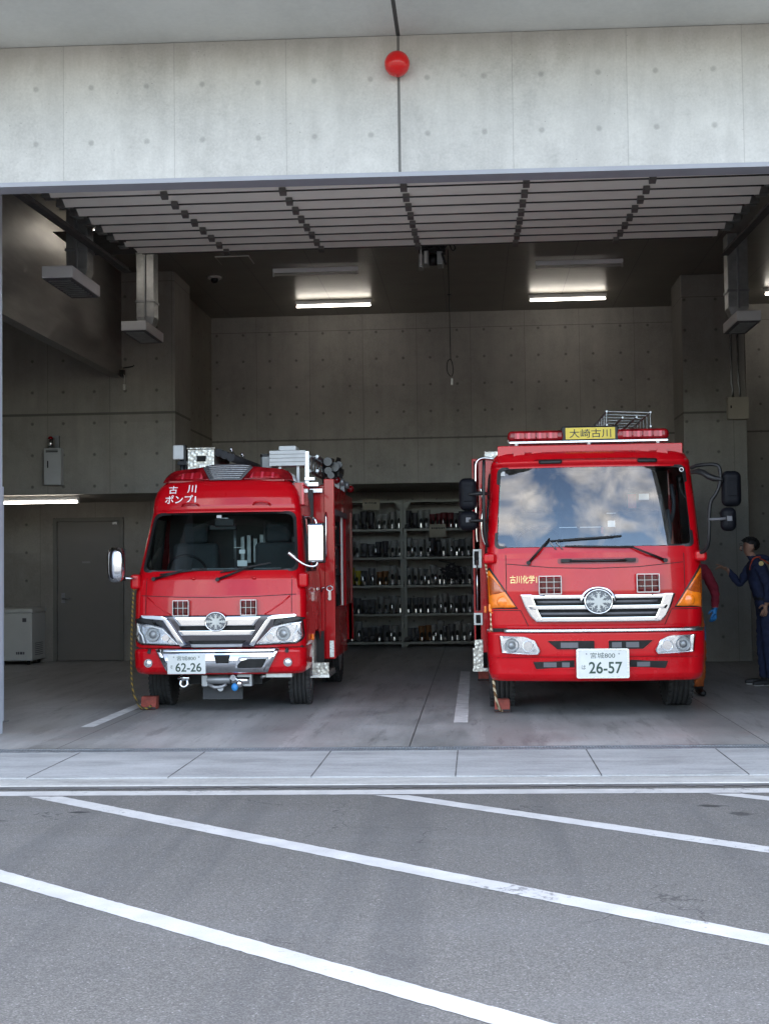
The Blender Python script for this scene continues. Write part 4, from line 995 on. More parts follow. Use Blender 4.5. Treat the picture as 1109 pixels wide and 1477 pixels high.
mb = MB(); n = 28; ring = [(-.40+.20*math.cos(2*PI*i/n), .50-.10*math.sin(2*PI*i/n), 1.42+.17*math.sin(2*PI*i/n)) for i in range(n+1)]
mb.tube(ring, .014, 8).tube([(-.4,.50,1.42),(-.4,.62,1.3)], .03, 8).tube([(-.59,.5,1.42),(-.4,.53,1.41),(-.21,.5,1.42)], .014, 6); mb.build('steering_wheel', 'black_plastic', E1)
mb = MB()
for x, z0_, z1_ in ((-.02,1.45,1.93),(.30,1.55,1.95),(-.03,1.55,1.9)): mb.cyl((x,1.15,z0_),(x,1.15,z1_),.012,n=8)
for k in range(9): mb.box(.02+.07*k,.06+.07*k,1.25,1.34,1.45+random.uniform(0,.1),1.65+random.uniform(0,.2))
mb.build('rack_gear', 'steel_grey', E1)
MB().box(.14,.20,.5,.55,1.60,1.64).box(.12,.22,.50,.51,1.47,1.53).box(-.05,.03,.47,.50,1.93,1.97).box(.08,.16,.5,.53,1.66,1.665).build('radio', 'white_paint_metal', E1)
MB().box(-.10,.10,.42,.46,1.88,1.96).box(-.16,.12,.44,.5,1.84,1.90).build('inner_mirror', 'black_plastic', E1, bevel=.01)
MB().patch([(-.07,1.965),(-.02,1.965),(-.02,1.995),(-.07,1.995)], K.F, .002, None, 1, 2).build('sticker', 'box_grey', E1)
# mirrors
mr = MB().box(.915,1.075,-.02,.05,1.50,1.88).build('side_mirror', 'chrome', E1, bevel=.022, seg=4)
MB().box(.905,1.085,.045,.07,1.49,1.89).build('mirror_back', 'black_plastic', mr, bevel=.012)
MB().tube([(.72,.03,1.60),(.76,.02,1.57),(.80,.0,1.53),(.88,.0,1.475),(.95,.01,1.455),(1.0,.02,1.465),(1.01,.02,1.50)], [.020,.022,.014,.012,.012,.012,.012], 10, smooth_path=1).build('mirror_arm', 'chrome', mr)
MB().tube([(.86,.2,1.96),(.93,.08,1.96),(.99,.03,1.93),(1.0,.03,1.88)], .010, 8, smooth_path=2).build('mirror_arm', 'chrome', mr)
ml = MB().ball((-1.01,.0,1.50),(.095,.07,.19),28,18).build('side_mirror', 'chrome', E1)
for v in ml.data.vertices:      # squarer housing
    c = v.co; dx, dz = (c.x+1.01)/.095, (c.z-1.50)/.19
    c.x = -1.01+.088*math.copysign(abs(dx)**.55, dx); c.z = 1.50+.178*math.copysign(abs(dz)**.6, dz)
MB().box(-1.09,-.93,.06,.075,1.34,1.66).build('mirror_back', 'black_plastic', ml, bevel=.012)
MB().tube([(-.92,.01,1.365),(-.86,.06,1.36),(-.83,.12,1.355)], .011, 8).build('mirror_arm', 'chrome', ml)
# roof equipment
bx = MB().box(-.605,-.305,1.45,2.35,2.42,2.775).box(-.615,-.295,1.44,2.36,2.775,2.795).build('roof_box', 'checker_plate', E1, bevel=.006)
MB().box(-.50,-.40,1.430,1.45,2.64,2.70).build('latch', 'dark', bx)
wl = MB().box(-.755,-.635,1.38,1.47,2.66,2.82).build('work_light', 'lamp_white', E1, bevel=.012)
MB().box(-.635,-.615,1.39,1.5,2.64,2.82).cyl((-.66,1.42,2.42),(-.66,1.42,2.66),.025).cyl((-.62,1.42,2.42),(-.62,1.42,2.66),.015).box(-.70,-.60,1.38,1.46,2.60,2.64).build('bracket', 'black_plastic', wl)
mb = MB()
for k in range(3): mb.tube([(-.27+.07*k,1.5,2.74-.03*k),(-.2+.07*k,3.6,2.74-.03*k)], .045, 12)
mb.build('suction_hose', 'hose_dark', E1)
mb = MB()
for y in (1.9,2.6): mb.tube([(-.20,y,2.80),(-.16,y-.01,2.74),(-.17,y,2.66)], .016, 8).ball((-.20,y,2.81),.024,10,8)
mb.build('clamp', 'chrome', E1)
lb = MB().box(.325,.725,1.35,1.62,2.565,2.735).box(.43,.62,1.36,1.6,2.736,2.785).build('equipment_box', 'lamp_white', E1, bevel=.006)
mb = MB()
for k in range(1,4): mb.box(.33,.72,1.344,1.35,2.565+k*.042,2.569+k*.042)
mb.build('louvre', 'grey_trim', lb)
MB().box(.42,.45,1.4,1.43,2.36,2.565).box(.62,.65,1.4,1.43,2.36,2.565).box(.33,.72,1.38,1.60,2.36,2.39).build('stand', 'lamp_white', lb)
MB().box(.19,.30,1.7,1.74,2.42,2.70).build('grey_panel', 'box_grey', E1); MB().box(.17,.19,1.69,1.75,2.42,2.73).box(.17,.32,1.69,1.75,2.70,2.73).build('panel_frame', 'black_plastic', E1)
mb = MB()     # ladder lying on the body roof
for z in (2.52,2.68):
    for x in (.745,.83): mb.tube([(x,1.55,z),(x,4.2,z)], .018, 8)
for k in range(10): mb.tube([(.745,1.6+k*.28,2.52),(.745,1.6+k*.28,2.68)], .012, 6).tube([(.745,1.6+k*.28,2.68),(.83,1.6+k*.28,2.68)], .012, 6)
mb.build('ladder', 'galvanised', E1)
MB().box(.72,.76,1.36,1.40,2.37,2.72).box(.735,.86,1.38,1.60,2.34,2.38).box(.76,.90,1.40,1.60,2.27,2.31).box(.72,.83,1.30,1.45,2.40,2.43).build('roof_step', 'brushed', E1)
mb = MB()
for (x,y,z,r) in ((.90,1.95,2.62,.045),(.96,2.1,2.57,.05),(.90,2.0,2.52,.04),(1.0,2.2,2.60,.035),(.94,1.9,2.46,.035)):
    mb.cyl((x,y,z),(x+.02,y-.12,z+.02),r,r*.6).cyl((x+.02,y-.12,z+.02),(x+.02,y-.16,z+.02),r*1.1)
mb.build('nozzle', 'nozzle_black', E1)
mb = MB()
for (x,y,z) in ((.98,2.0,2.50),(1.0,2.15,2.66),(.93,2.1,2.65),(1.02,2.3,2.54)): mb.obox((x,y,z),(.05,.2,.05),.4,.3,.2)
mb.tube([(.86,1.9,2.40),(.86,1.9,2.66)], .016, 8)
mb.build('nozzle_mount', 'black_plastic', E1)
# body
mb = MB()
mb.box(-.88,1.0,1.52,1.575,.44,2.33).box(.905,1.018,1.50,1.60,.44,2.425)
mb.box(-.88,.999,1.575,2.95,2.22,2.36).box(-.88,.949,2.95,4.30,2.22,2.36)
mb.box(.93,1.0,1.60,2.96,2.10,2.36).box(.89,.95,2.961,4.30,2.10,2.36).box(.93,1.0,1.60,2.96,.44,.98).box(.93,1.0,2.90,2.96,.98,2.10).box(.89,.95,2.961,4.30,.98,2.10).box(.89,.95,4.25,4.30,.5,.98)
mb.box(-.88,-.82,1.60,4.30,.75,2.36).box(-.88,.952,4.25,4.32,.5,2.36)
mb.build('body', 'red_paint', E1, bevel=.008)
MB().box(.2,.25,1.6,4.2,.45,2.3).box(.25,.92,1.6,2.95,.975,.985).box(.25,.93,2.9,2.95,.98,2.2).box(-.9,.9,1.6,4.2,.46,.5).build('compartment', 'dark', E1)
for y in (2.48,1.60): MB().box(.985,1.006,y,y+.05,1.0,2.1).build('shutter_guide', 'off_white', E1)
MB().box(.94,1.02,1.62,2.9,2.03,2.09).cyl((.9,1.62,2.05),(.9,2.9,2.05),.06).build('shutter_roll', 'grey_trim', E1)
MB().box(1.0,1.012,2.56,2.6,1.0,2.15).box(.95,.962,3.3,3.34,1.0,2.15).box(.95,.962,4.1,4.14,1.0,2.15).build('body_rib', 'dark_red_paint', E1)
mb = MB()
for k in range(10): mb.box(.5+random.uniform(0,.25),.92,1.68+k*.12,1.76+k*.12,1.0+random.uniform(0,.3),1.25+random.uniform(0,.5))
for z in (1.35,1.7): mb.box(.3,.95,1.62,2.9,z,z+.02)
mb.build('pump_gear', 'hose_dark', E1)
mb = MB(); 
for z in (1.40,1.62,1.85): mb.cyl((.93,1.75,z),(1.0,1.75,z),.03); mb.cyl((.93,2.0,z+.05),(.99,2.0,z+.05),.022)
mb.build('valve', 'chrome', E1)
mb = MB(); n = 16
mb.tube([(.96+.035*math.cos(2*PI*i/n),1.492,1.215+.028*math.sin(2*PI*i/n)) for i in range(n+1)], .008, 6).box(.945,.975,1.484,1.498,1.11,1.185).cyl((.96,1.48,1.10),(.96,1.498,1.10),.018).tube([(.87,1.49,1.17),(.88,1.485,1.225),(.91,1.485,1.225)], .008, 6)
mb.build('door_latch', 'chrome', E1)
MB().box(.955,1.0,1.488,1.498,.46,.64).build('edge_plate', 'brushed', E1)
MB().tube([(.93,1.48,1.55),(.93,1.46,1.60),(.93,1.46,2.0),(.93,1.48,2.05)], .011, 8).build('grab_rail', 'chrome', E1)
mb = MB()
for y in (2.3,2.9): MB().cyl((.998,y,2.44),(1.05,y,2.44),.045).box(.94,1.0,y-.05,y+.05,2.36,2.46).build('scene_lamp', 'steel_grey', E1)
MB().ball((1.0,1.95,2.44),.045,14,8).ball((1.02,3.4,2.42),.045,14,8).build('side_beacon', 'red_lens_dark', E1)
MB().box(.70,.985,1.10,1.74,.30,.33).box(.70,.985,1.10,1.12,.33,.43).box(.72,.74,1.12,1.74,.33,.70).prism([(1.14,.33),(1.40,.33),(1.40,.64),(1.30,.70),(1.14,.70)], .80, .82, 'x').build('step', 'checker_plate', E1, bevel=.004)
MB().box(.72,.99,1.10,1.74,.27,.30).build('step_frame', 'brushed', E1)
MB().tube([(.80,.55,2.30),(.86,.62,2.26)], .01).box(.70,.80,.62,.95,2.10,2.33).build('side_marker_light', 'red_lens', E1, bevel=.02)
# chassis and what hangs under the bumper
MB().box(-.62,.62,.45,4.2,.40,.56).box(-.40,.40,.3,1.3,.28,.5).box(-.8,.8,.8,1.3,.34,.42).build('chassis', 'dark', E1)
MB().box(-.20,.205,.27,.285,.13,.31).build('mud_flap', 'flap_rubber', E1)
w_ = MB().cyl((-.14,.20,.335),(.10,.20,.335),.045,.045,18).box(-.19,-.13,.16,.26,.27,.38).box(.17,.32,.15,.26,.27,.39).build('winch', 'steel_grey', E1, bevel=.004)
MB().tube([(-.13,.18,.29),(-.06,.17,.26),(.0,.17,.26),(.06,.17,.29)], .018, 8).cyl((.0,.16,.25),(.0,.2,.25),.03).build('winch_hook', 'steel_grey', w_)
MB().cyl((.12,.14,.33),(.30,.14,.33),.035).ball((.20,.12,.30),.04,14,10).cyl((.14,.1,.36),(.14,.18,.36),.03).build('winch_gear', 'chrome', w_)
MB().ball((.155,.11,.265),(.035,.03,.04),12,8).build('shackle', 'blue_glove', w_)
MB().tube([(-.42,.14,.36),(-.30,.12,.36)], .020, 8).tube([(-.39,.13,.34),(-.40,.12,.29),(-.36,.12,.265),(-.32,.12,.29),(-.33,.13,.34)], .014, 8, smooth_path=1).ball((-.36,.13,.36),.03,12,8).build('tow_hook', 'chrome', E1)
MB().box(.46,.72,.18,.30,.355,.40).cyl((.46,.2,.37),(.40,.2,.36),.02).build('tow_bar', 'galvanised', E1)
wheel(E1, -.775, 1.05, .36, .22, -1, .05); wheel(E1, .70, 1.05, .36, .22, 1, .05)
wheel(E1, .74, 3.66, .36, .22, 1); wheel(E1, -.80, 3.66, .36, .22, -1)
for s in (-1,1): MB().box(*(sorted((s*.60,s*.9))), 1.42,1.45,.28,.75).build('mudguard', 'black_plastic', E1)

# ================= right fire engine (tall cab)
E2 = thing('fire_engine', 'larger red fire engine with lettered roof sign, long red light bar and plate 26-57', 'fire engine', (1.12, 12.15, 0), 0, 'fire engines parked in the station bays')
Q = Skin([(.845,.995,.035),(.88,1.003,.03),(1.20,1.012,.03),(1.50,1.008,.05),(1.555,1.004,.06)]+[(1.555+.83*k/12, 1.004-.049*k/12, .06+.175*(.55*k/12+.45*(k/12)**2)) for k in range(1,13)]+[(2.41,.952,.215),(2.43,.948,.215),(2.50,.915,.275),(2.53,.88,.33)], .14, .14, 1.85)
W0, W1 = 1.555, 2.385
def wsq(d): return bow(rquad((-.935+d,W0+d),(.935-d,W0+d),(.892-d,W1-d),(-.892+d,W1-d), [.05,.05,.07,.07], 8), W0, W1, .05, .93)
sidew2 = [(.35,1.62),(1.25,1.55),(1.25,2.33),(.52,2.33)]
def sh2(y, z, x): return inside(sidew2, y, z) or ((y-1.30)**2+(z-.42)**2 < .53**2)
wm = wsq(.015)
Q.shell(MB(), .02, lambda x,z: inside(wm, x, z), sh2).build('cab', 'red_paint', E2)
MB().strip(wsq(0), wsq(.028), Q.F, .006, -.02).build('windscreen_seal', 'gasket', E2)
MB().patch(wm, Q.F, -.004, None, 18, 30).build('windscreen', 'windscreen_bright', E2, recalc=False)
for s in (-1,1):
    MB().add([(s*(Q.W(z)-.004), y, z) for y,z in sidew2], [(0,1,2,3)]).build('side_window', 'side_glass', E2)
    mb = MB()
    for (ya,za),(yb,zb) in zip(sidew2, sidew2[1:]+sidew2[:1]): mb.tube([(s*(Q.W(za)+.002),ya,za),(s*(Q.W(zb)+.002),yb,zb)], .014, 6)
    mb.build('window_seal', 'gasket', E2)
    P_ = [(s*.735,1.035),(s*.995,1.03),(s*1.005,1.39),(s*.99,1.40)]
    o = MB().patch([(s*.715,1.018),(s*1.002,1.012),(s*1.0085,1.42),(s*.985,1.43)], Q.F, .003, -.01, 12, 12).build('corner_light', 'gasket', E2)
    MB().patch(P_, Q.F, .018, .0, 12, 12).build('lens', 'amber', o)
    MB().patch([(s*.84,1.19),(s*.985,1.16),(s*.998,1.34),(s*.985,1.35)], Q.F, .022, .01, 8, 8).build('side_lens', 'amber_dark', o)
    MB().ball((s*.865,Q.F(s*.865,1.10)-.012,1.10),(.055,.02,.055),18,10).build('bulb', 'amber', o)
    MB().box(*(sorted((s*.93,s*1.045))), .12, .26, 1.46, 1.56).build('mirror_mount', 'red_paint', E2, bevel=.03, seg=3)
    MB().box(*(sorted((s*1.012,s*1.04))), .55,.64,.98,1.05).build('turn_signal', 'amber', E2, bevel=.01)
    mb = MB()
    for y0_ in (.34,1.30): mb.add([(s*(Q.W(z)+.0015),y0_+d,z) for z,d in ((.86,0),(.86,.008),(1.50,.008),(1.50,0))], [(0,1,2,3)])
    mb.build('door_gap', 'dark', E2)
MB().line([(-.83,1.54),(-.83,1.12),(-.735,1.035)], Q.F, .0015, .007).line([(.83,1.54),(.83,1.12),(.735,1.035)], Q.F, .0015, .007).line([(-.82,1.455),(-.4,1.415),(0,1.405),(.4,1.415),(.82,1.455)], Q.F, .0015, .007).line([(-.98,1.018),(-.70,1.018),(-.63,.87)], Q.F, .0015, .007).line([(.98,1.018),(.70,1.018),(.63,.87)], Q.F, .0015, .007).build('panel_gap', 'dark', E2)
hd = MB().patch(rquad((-.35,1.448),(.40,1.448),(.40,1.502),(-.35,1.502), .02), Q.F, .003, None, 6, 20).build('handle_recess', 'dark_red_paint', E2)
MB().tube([(x, Q.F(x,1.475)-.03, 1.476) for x in (-.24,-.1,.02,.16,.29)], .012, 8).box(-.32,-.22,.02,.06,1.462,1.495).box(.27,.37,.02,.06,1.462,1.495).build('handle', 'black_plastic', hd)
# bumper
QB = Skin([(.355,.96,.05),(.375,.985,.02),(.42,1.0,.0),(.56,1.012,-.01),(.60,1.015,-.02),(.80,1.018,-.02),(.815,1.012,-.01)], .13, .15, .72)
QB.shell(MB(), .02).build('bumper', 'red_paint', E2)
MB().box(-.96,.96,.13,.6,.81,.85).build('bumper_gap', 'dark', E2)
MB().patch([(-.86,.815),(.99,.815),(.995,.842),(-.86,.842)], QB.F, .028, -.02, 3, 40).build('tread_strip', 'brushed', E2)
MB().line([(-.98,.575),(-.5,.585),(.5,.585),(.98,.575)], QB.F, .002, .008).build('bumper_line', 'dark_red_paint', E2)
mb = MB(); mr_ = MB()
for a in ([(-.46,.735),(-.03,.735),(-.03,.655),(-.37,.655)], [(.10,.735),(.51,.735),(.42,.655),(.10,.655)], [(-.60,.552),(-.215,.555),(-.215,.478),(-.57,.472)], [(.29,.555),(.655,.552),(.625,.472),(.29,.478)]):
    cx_ = sum(p[0] for p in a)/4; cz_ = sum(p[1] for p in a)/4
    b_ = [(cx_+(x-cx_)*1.03, cz_+(z-cz_)*1.16) for x,z in a]
    mr_.strip(rquad(*[b_[3],b_[2],b_[1],b_[0]], .015), rquad(*[a[3],a[2],a[1],a[0]], .012), QB.F, .010, -.01)
    mb.patch(a, QB.F, .0025, None, 4, 12)
mb.build('bumper_intake', 'dark', E2); mr_.build('intake_rim', 'red_paint', E2)
mb = MB()
for a,b in ((-.34,-.18),(.13,.22),(.26,.38)): mb.patch([(a,.72),(b,.72),(b,.67),(a,.67)], QB.F, .006, None, 2, 4)
for a,b in ((-.50,-.38),(-.33,-.26),(.36,.48)): mb.patch([(a,.535),(b,.535),(b,.49),(a,.49)], QB.F, .006, None, 2, 4)
mb.build('intake_mesh', 'grey_trim', E2)
for s in (-1,1):
    P_ = [(s*.905,.785),(s*.66,.775),(s*.575,.735),(s*.525,.64),(s*.555,.605),(s*.885,.62)]
    lamp_unit(E2, 'headlight', P_, QB.F, [(s*.79,.695,.068,2),(s*.64,.685,.055,0)], rim='red_paint')
# grille
MB().patch([(-.67,1.14),(.70,1.14),(.60,.93),(-.57,.93)], Q.F, .006, -.01, 10, 24).build('grille', 'dark', E2)
mb = MB()
mb.patch([(-.70,1.165),(-.13,1.16),(-.11,1.125),(-.64,1.125)], Q.F, .045, .0, 4, 16).patch([(.73,1.165),(.15,1.16),(.13,1.125),(.66,1.125)], Q.F, .045, .0, 4, 16)
mb.patch([(-.60,.950),(.63,.950),(.585,.912),(-.555,.912)], Q.F, .045, .0, 4, 24)
mb.patch([(-.63,1.060),(.66,1.060),(.64,1.026),(-.61,1.026)], Q.F, .05, .0, 4, 24)
for s, o_ in ((-1,.0),(1,.03)):
    mb.patch([(s*.70+o_,1.165),(s*.60+o_,1.165),(s*.575+o_,1.10),(s*.545+o_,1.02),(s*.50+o_,.925),(s*.555+o_,.911),(s*.61+o_,.96),(s*.66+o_,1.05)], Q.F, .045, .0, 12, 5)
n = 20; mb.tube([(.015+.155*math.cos(PI*i/n), Q.F(0,1.1)-.035, 1.10+.125*math.sin(PI*i/n)) for i in range(n+1)], .014, 8)
mb.build('grille_bar', 'chrome', E2, bevel=.013, seg=3)
mb = MB()
for z in (1.095,.985): mb.patch([(-.55,z+.012),(.57,z+.012),(.56,z-.012),(-.54,z-.012)], Q.F, .018, .0, 2, 20)
mb.build('grille_slat', 'grey_trim', E2)
emblem(E2, .015, Q.F(0,1.1)-.062, 1.097, .135, .118)
guarded_light(E2, -.528, -.323, 1.172, 1.338, Q.F, 'off_white', (2,2)); guarded_light(E2, .377, .58, 1.18, 1.347, Q.F, 'off_white', (2,2))
plate(E2, -.185, .265, .405, .65, QB.F(0,.5)-.05, '宮城800', 'は', '26-57', True)
text('side_lettering', '古川化学1', 'gold_letter', E2, lambda x,z: (x, Q.F(x,z)-.003, z), -.67, 1.308, .25, .075, .006)
wiper(E2, Q.F, (-.62,1.463), (-.42,1.69), (-.43,1.665), (.25,1.705), .035)
wiper(E2, Q.F, (.65,1.472), (.34,1.60), (-.28,1.615), (.36,1.60), .035)
MB().tube([(-.42,Q.F(-.4,1.66)-.03,1.66),(-.36,Q.F(-.4,1.6)-.015,1.585)], .006).tube([(-.36,Q.F(-.3,1.66)-.03,1.66),(-.30,Q.F(-.3,1.6)-.015,1.585)], .006).build('wiper_link', 'steel_grey', E2)
for x0,x1 in ((-.50,-.28),(.43,.62)): MB().patch(rquad((x0,2.405),(x1,2.405),(x1,2.445),(x0,2.445),.01), Q.F, .018, .0, 3, 8).build('roof_vent', 'black_plastic', E2)
# roof: scalloped red board, light bar and lettered sign
MB().box(-.885,.885,.42,.47,2.47,2.60).build('roof_board', 'red_paint', E2, bevel=.006)
mb = MB()
for k in range(9): mb.cyl((-.68+k*.17,.36,2.50),(-.68+k*.17,.43,2.50),.055,.055,14)
mb.build('board_scallop', 'red_paint', E2)
MB().patch([(-.55,2.438),(.55,2.438),(.52,2.452),(-.52,2.452)], Q.F, .01, .0, 2, 14).build('roof_lip', 'dark_red_paint', E2)
bar = MB().box(-.77,.76,.46,.70,2.622,2.648).build('light_bar', 'brushed', E2, bevel=.006)
for x0,x1 in ((-.785,-.235),(.258,.77)):
    MB().box(x0,x1,.45,.72,2.640,2.752).build('red_lens', 'red_lens_dark', bar, bevel=.045, seg=4)
    mb = MB(); w = (x1-x0-.12)/4
    for k in range(4): mb.box(x0+.06+k*w+.006, x0+.06+(k+1)*w-.006, .443, .452, 2.668, 2.728)
    mb.build('flasher', 'red_lens', bar, bevel=.004)
mb = MB()
for x in (-.70,.0,.66): mb.cyl((x,.47,2.60),(x,.47,2.63),.018)
mb.build('bolt', 'off_white', bar)
sg = MB().box(-.26,.285,.46,.70,2.635,2.785).build('roof_sign', 'black_plastic', E2, bevel=.012)
MB().box(-.225,.25,.452,.459,2.657,2.768).build('sign_face', 'sign_yellow', sg)
text('sign_lettering', '大崎古川', 'black_letter', sg, lambda x,z: (x,.4505,z), .012, 2.712, .40, .085, .006)
# interior
MB().box(-.93,.93,1.72,1.78,.9,2.45).box(-.92,.92,.45,1.75,.88,.92).box(-.90,.90,.35,1.75,2.42,2.44).build('cab_lining', 'cab_grey', E2)
MB().prism([(.18,1.2),(.18,1.54),(.30,1.56),(.66,1.54),(.72,1.4),(.7,1.2)], -.92, .92, 'x').build('dashboard', 'black_plastic', E2, bevel=.02)
for x in (-.50,.55):
    st = MB().box(x-.26,x+.26,.98,1.2,1.05,1.98).box(x-.26,x+.26,.55,1.2,1.0,1.2).build('seat', 'seat_cloth', E2, bevel=.05, seg=3)
    MB().box(x-.14,x+.14,1.0,1.12,1.98,2.2).build('headrest', 'seat_cloth', st, bevel=.04, seg=3)
mb = MB(); n = 28; mb.tube([(-.50+.22*math.cos(2*PI*i/n), .48-.12*math.sin(2*PI*i/n), 1.63+.17*math.sin(2*PI*i/n)) for i in range(n+1)], .016, 8).tube([(-.5,.48,1.63),(-.5,.64,1.45)], .03, 8).tube([(-.7,.48,1.63),(-.5,.5,1.62),(-.3,.48,1.63)], .014, 6); mb.build('steering_wheel', 'black_plastic', E2)
MB().box(.16,.23,.42,.46,1.80,1.86).box(.15,.24,.42,.43,1.93,1.935).box(-.30,-.13,.5,.51,1.80,1.806).box(-.10,.10,.5,.51,1.80,1.806).box(.52,.62,.9,.92,2.08,2.14).build('radio', 'white_paint_metal', E2)
MB().box(.42,.50,.95,.97,2.0,2.14).box(.10,.125,.5,.52,1.74,1.80).build('red_tag', 'dark_red_paint', E2)
mb = MB()
for x,z in ((.70,1.9),(.78,1.75),(.82,2.0)): mb.tube([(x,.75,z+.22),(x+.02,.7,z),(x-.01,.75,z-.15)], .02, 8, smooth_path=1)
mb.build('hanging_gear', 'grey_trim', E2)
MB().patch([(-.86,2.30),(-.82,2.30),(-.82,2.345),(-.86,2.345)], Q.F, .002, None, 1, 2).build('sticker', 'box_grey', E2)
for x,z in ((.855,2.335),):
    mb = MB(); n = 14; mb.tube([(x+.018*math.cos(2*PI*i/n),Q.F(x,z)-.004,z+.018*math.sin(2*PI*i/n)) for i in range(n+1)], .004, 6); mb.build('inspection_sticker', 'white_letter', E2)
# mirrors
def mirror2(x0, x1, z0, z1, y, small=False):
    o = MB().box(x0,x1,y,y+.12,z0,z1).build('side_mirror', 'mirror_shell', E2, bevel=.056, seg=5)
    xm = (x0+x1)/2; zm = (z0+z1)/2
    if small: MB().box(xm-.025,xm+.025,y-.012,y,zm-.02,zm+.03).build('mirror_clamp', 'grey_trim', o, bevel=.006)
    else: MB().box(xm-.045,xm+.045,y-.01,y,zm-.07,zm+.08).build('mirror_clamp', 'mirror_shell', o, bevel=.01)
    return o
m1 = mirror2(-1.262,-1.095,1.972,2.28,.16); m2 = mirror2(-1.27,-1.085,1.782,1.965,.16,True)
MB().tube([(-1.17,.14,2.12),(-1.06,.15,2.13),(-.98,.25,2.13)], [.012,.02,.016], 8).build('mirror_arm', 'black_plastic', m1)
MB().tube([(-1.17,.14,1.87),(-1.06,.15,1.87),(-.99,.25,1.88)], .014, 8).build('mirror_arm', 'black_plastic', m2)
MB().tube([(-1.02,.22,2.45),(-1.03,.17,2.2),(-1.03,.17,1.8),(-1.0,.22,1.62)], .016, 8, smooth_path=1).build('mirror_arm', 'black_plastic', m2)
m3 = mirror2(1.175,1.355,1.962,2.293,.0); m4 = mirror2(1.16,1.305,1.735,1.955,.0,True)
MB().tube([(.93,.22,2.34),(.98,.12,2.36),(1.14,.03,2.36),(1.165,.02,2.30),(1.16,.02,2.18),(1.12,.02,2.08),(1.055,.03,2.0),(1.05,.03,1.66),(1.03,.08,1.56),(.97,.15,1.53)], .018, 8, smooth_path=2).tube([(.93,.2,2.30),(1.0,.1,2.30),(1.08,.04,2.23),(1.18,.0,2.21)], [.02,.03,.03,.02], 10, smooth_path=1).build('mirror_arm', 'black_plastic', m3)
MB().tube([(1.05,.02,1.845),(1.12,.0,1.845),(1.2,-.01,1.85)], .014, 8).build('mirror_arm', 'grey_trim', m4)
# body
MB().box(-1.13,-1.06,1.97,6.4,.95,2.60).box(-1.13,1.16,1.97,2.03,.5,2.60).box(1.09,1.16,1.97,6.4,.5,2.60).box(-1.13,-1.06,1.97,6.4,.50,.93).box(-1.12,1.15,6.35,6.42,.5,2.6).box(-1.1,1.12,2.03,6.35,2.5,2.56).build('body', 'red_paint', E2, bevel=.008)
MB().box(-1.155,-1.131,1.95,2.03,.33,.55).box(-1.16,-1.0,1.93,2.3,.30,.335).box(-1.138,-1.05,1.955,1.969,.33,.64).build('step', 'checker_plate', E2)
for z0_,z1_ in ((.80,.93),(1.42,1.62)): MB().box(-1.142,-1.05,1.955,1.969,z0_,z1_).build('side_cover', 'galvanised', E2)
MB().box(-1.12,-1.07,1.948,1.955,.82,.91).box(-1.13,-1.08,1.95,1.956,1.45,1.60).build('cover_window', 'dark', E2)
mb = MB()
mb.tube([(-.90,1.93,2.60),(-1.02,1.93,2.62),(-1.09,1.93,2.58),(-1.10,1.93,2.48),(-1.10,1.93,1.75),(-1.09,1.93,1.70)], .014, 8, smooth_path=2)
mb.tube([(-1.045,1.93,2.28),(-1.02,1.93,2.1),(-1.05,1.93,1.85),(-1.02,1.93,1.68),(-.98,1.93,1.66)], .012, 8, smooth_path=2)
mb.build('grab_rail', 'chrome', E2)
MB().tube([(-1.10,1.93,1.50),(-1.10,1.93,.95)], .010, 8).build('grab_rail', 'chrome', E2)
MB().tube([(-.985,.45,2.10),(-1.0,.5,1.62)], .008, 6).build('door_rail', 'chrome', E2)
MB().box(-1.0,-.72,2.1,2.8,2.56,2.70).build('roof_box', 'checker_plate', E2, bevel=.006)
MB().box(-1.16,-1.10,3.0,3.4,.95,1.5).cyl((-1.16,2.5,1.2),(-1.12,2.5,1.2),.08).box(-1.15,-1.10,4,4.6,.6,1.2).build('side_gear', 'black_plastic', E2)
mb = MB()   # ladder gantry at the rear of the roof
for k in range(9):
    y = 2.0+k*.28; a = .20+.0*k; mb.tube([(.33-.0*k,y,2.62),(.33,y,3.10),(.80,y,3.08),(.80,y,2.62)], .011, 6)
for x,z in ((.33,3.10),(.80,3.08),(.33,2.95),(.80,2.93),(.5,3.03),(.65,3.03)): mb.tube([(x,1.98,z),(x,4.35,z)], .012, 6)
mb.build('roof_ladder', 'galvanised', E2)
MB().cyl((-.55,2.4,2.60),(-.55,2.4,2.95),.004).build('aerial', 'dark', E2)
MB().box(-.40,.40,.5,6.3,.42,.62).box(-.85,.85,1.1,1.5,.38,.48).box(-.9,.9,3.9,4.2,.4,.5).box(-.7,.7,.4,.9,.33,.45).build('chassis', 'dark', E2)
wheel(E2, -.865, 1.30, .42, .25, -1); wheel(E2, .905, 1.30, .42, .25, 1)
wheel(E2, -.93, 4.7, .42, .25, -1); wheel(E2, .93, 4.7, .42, .25, 1)

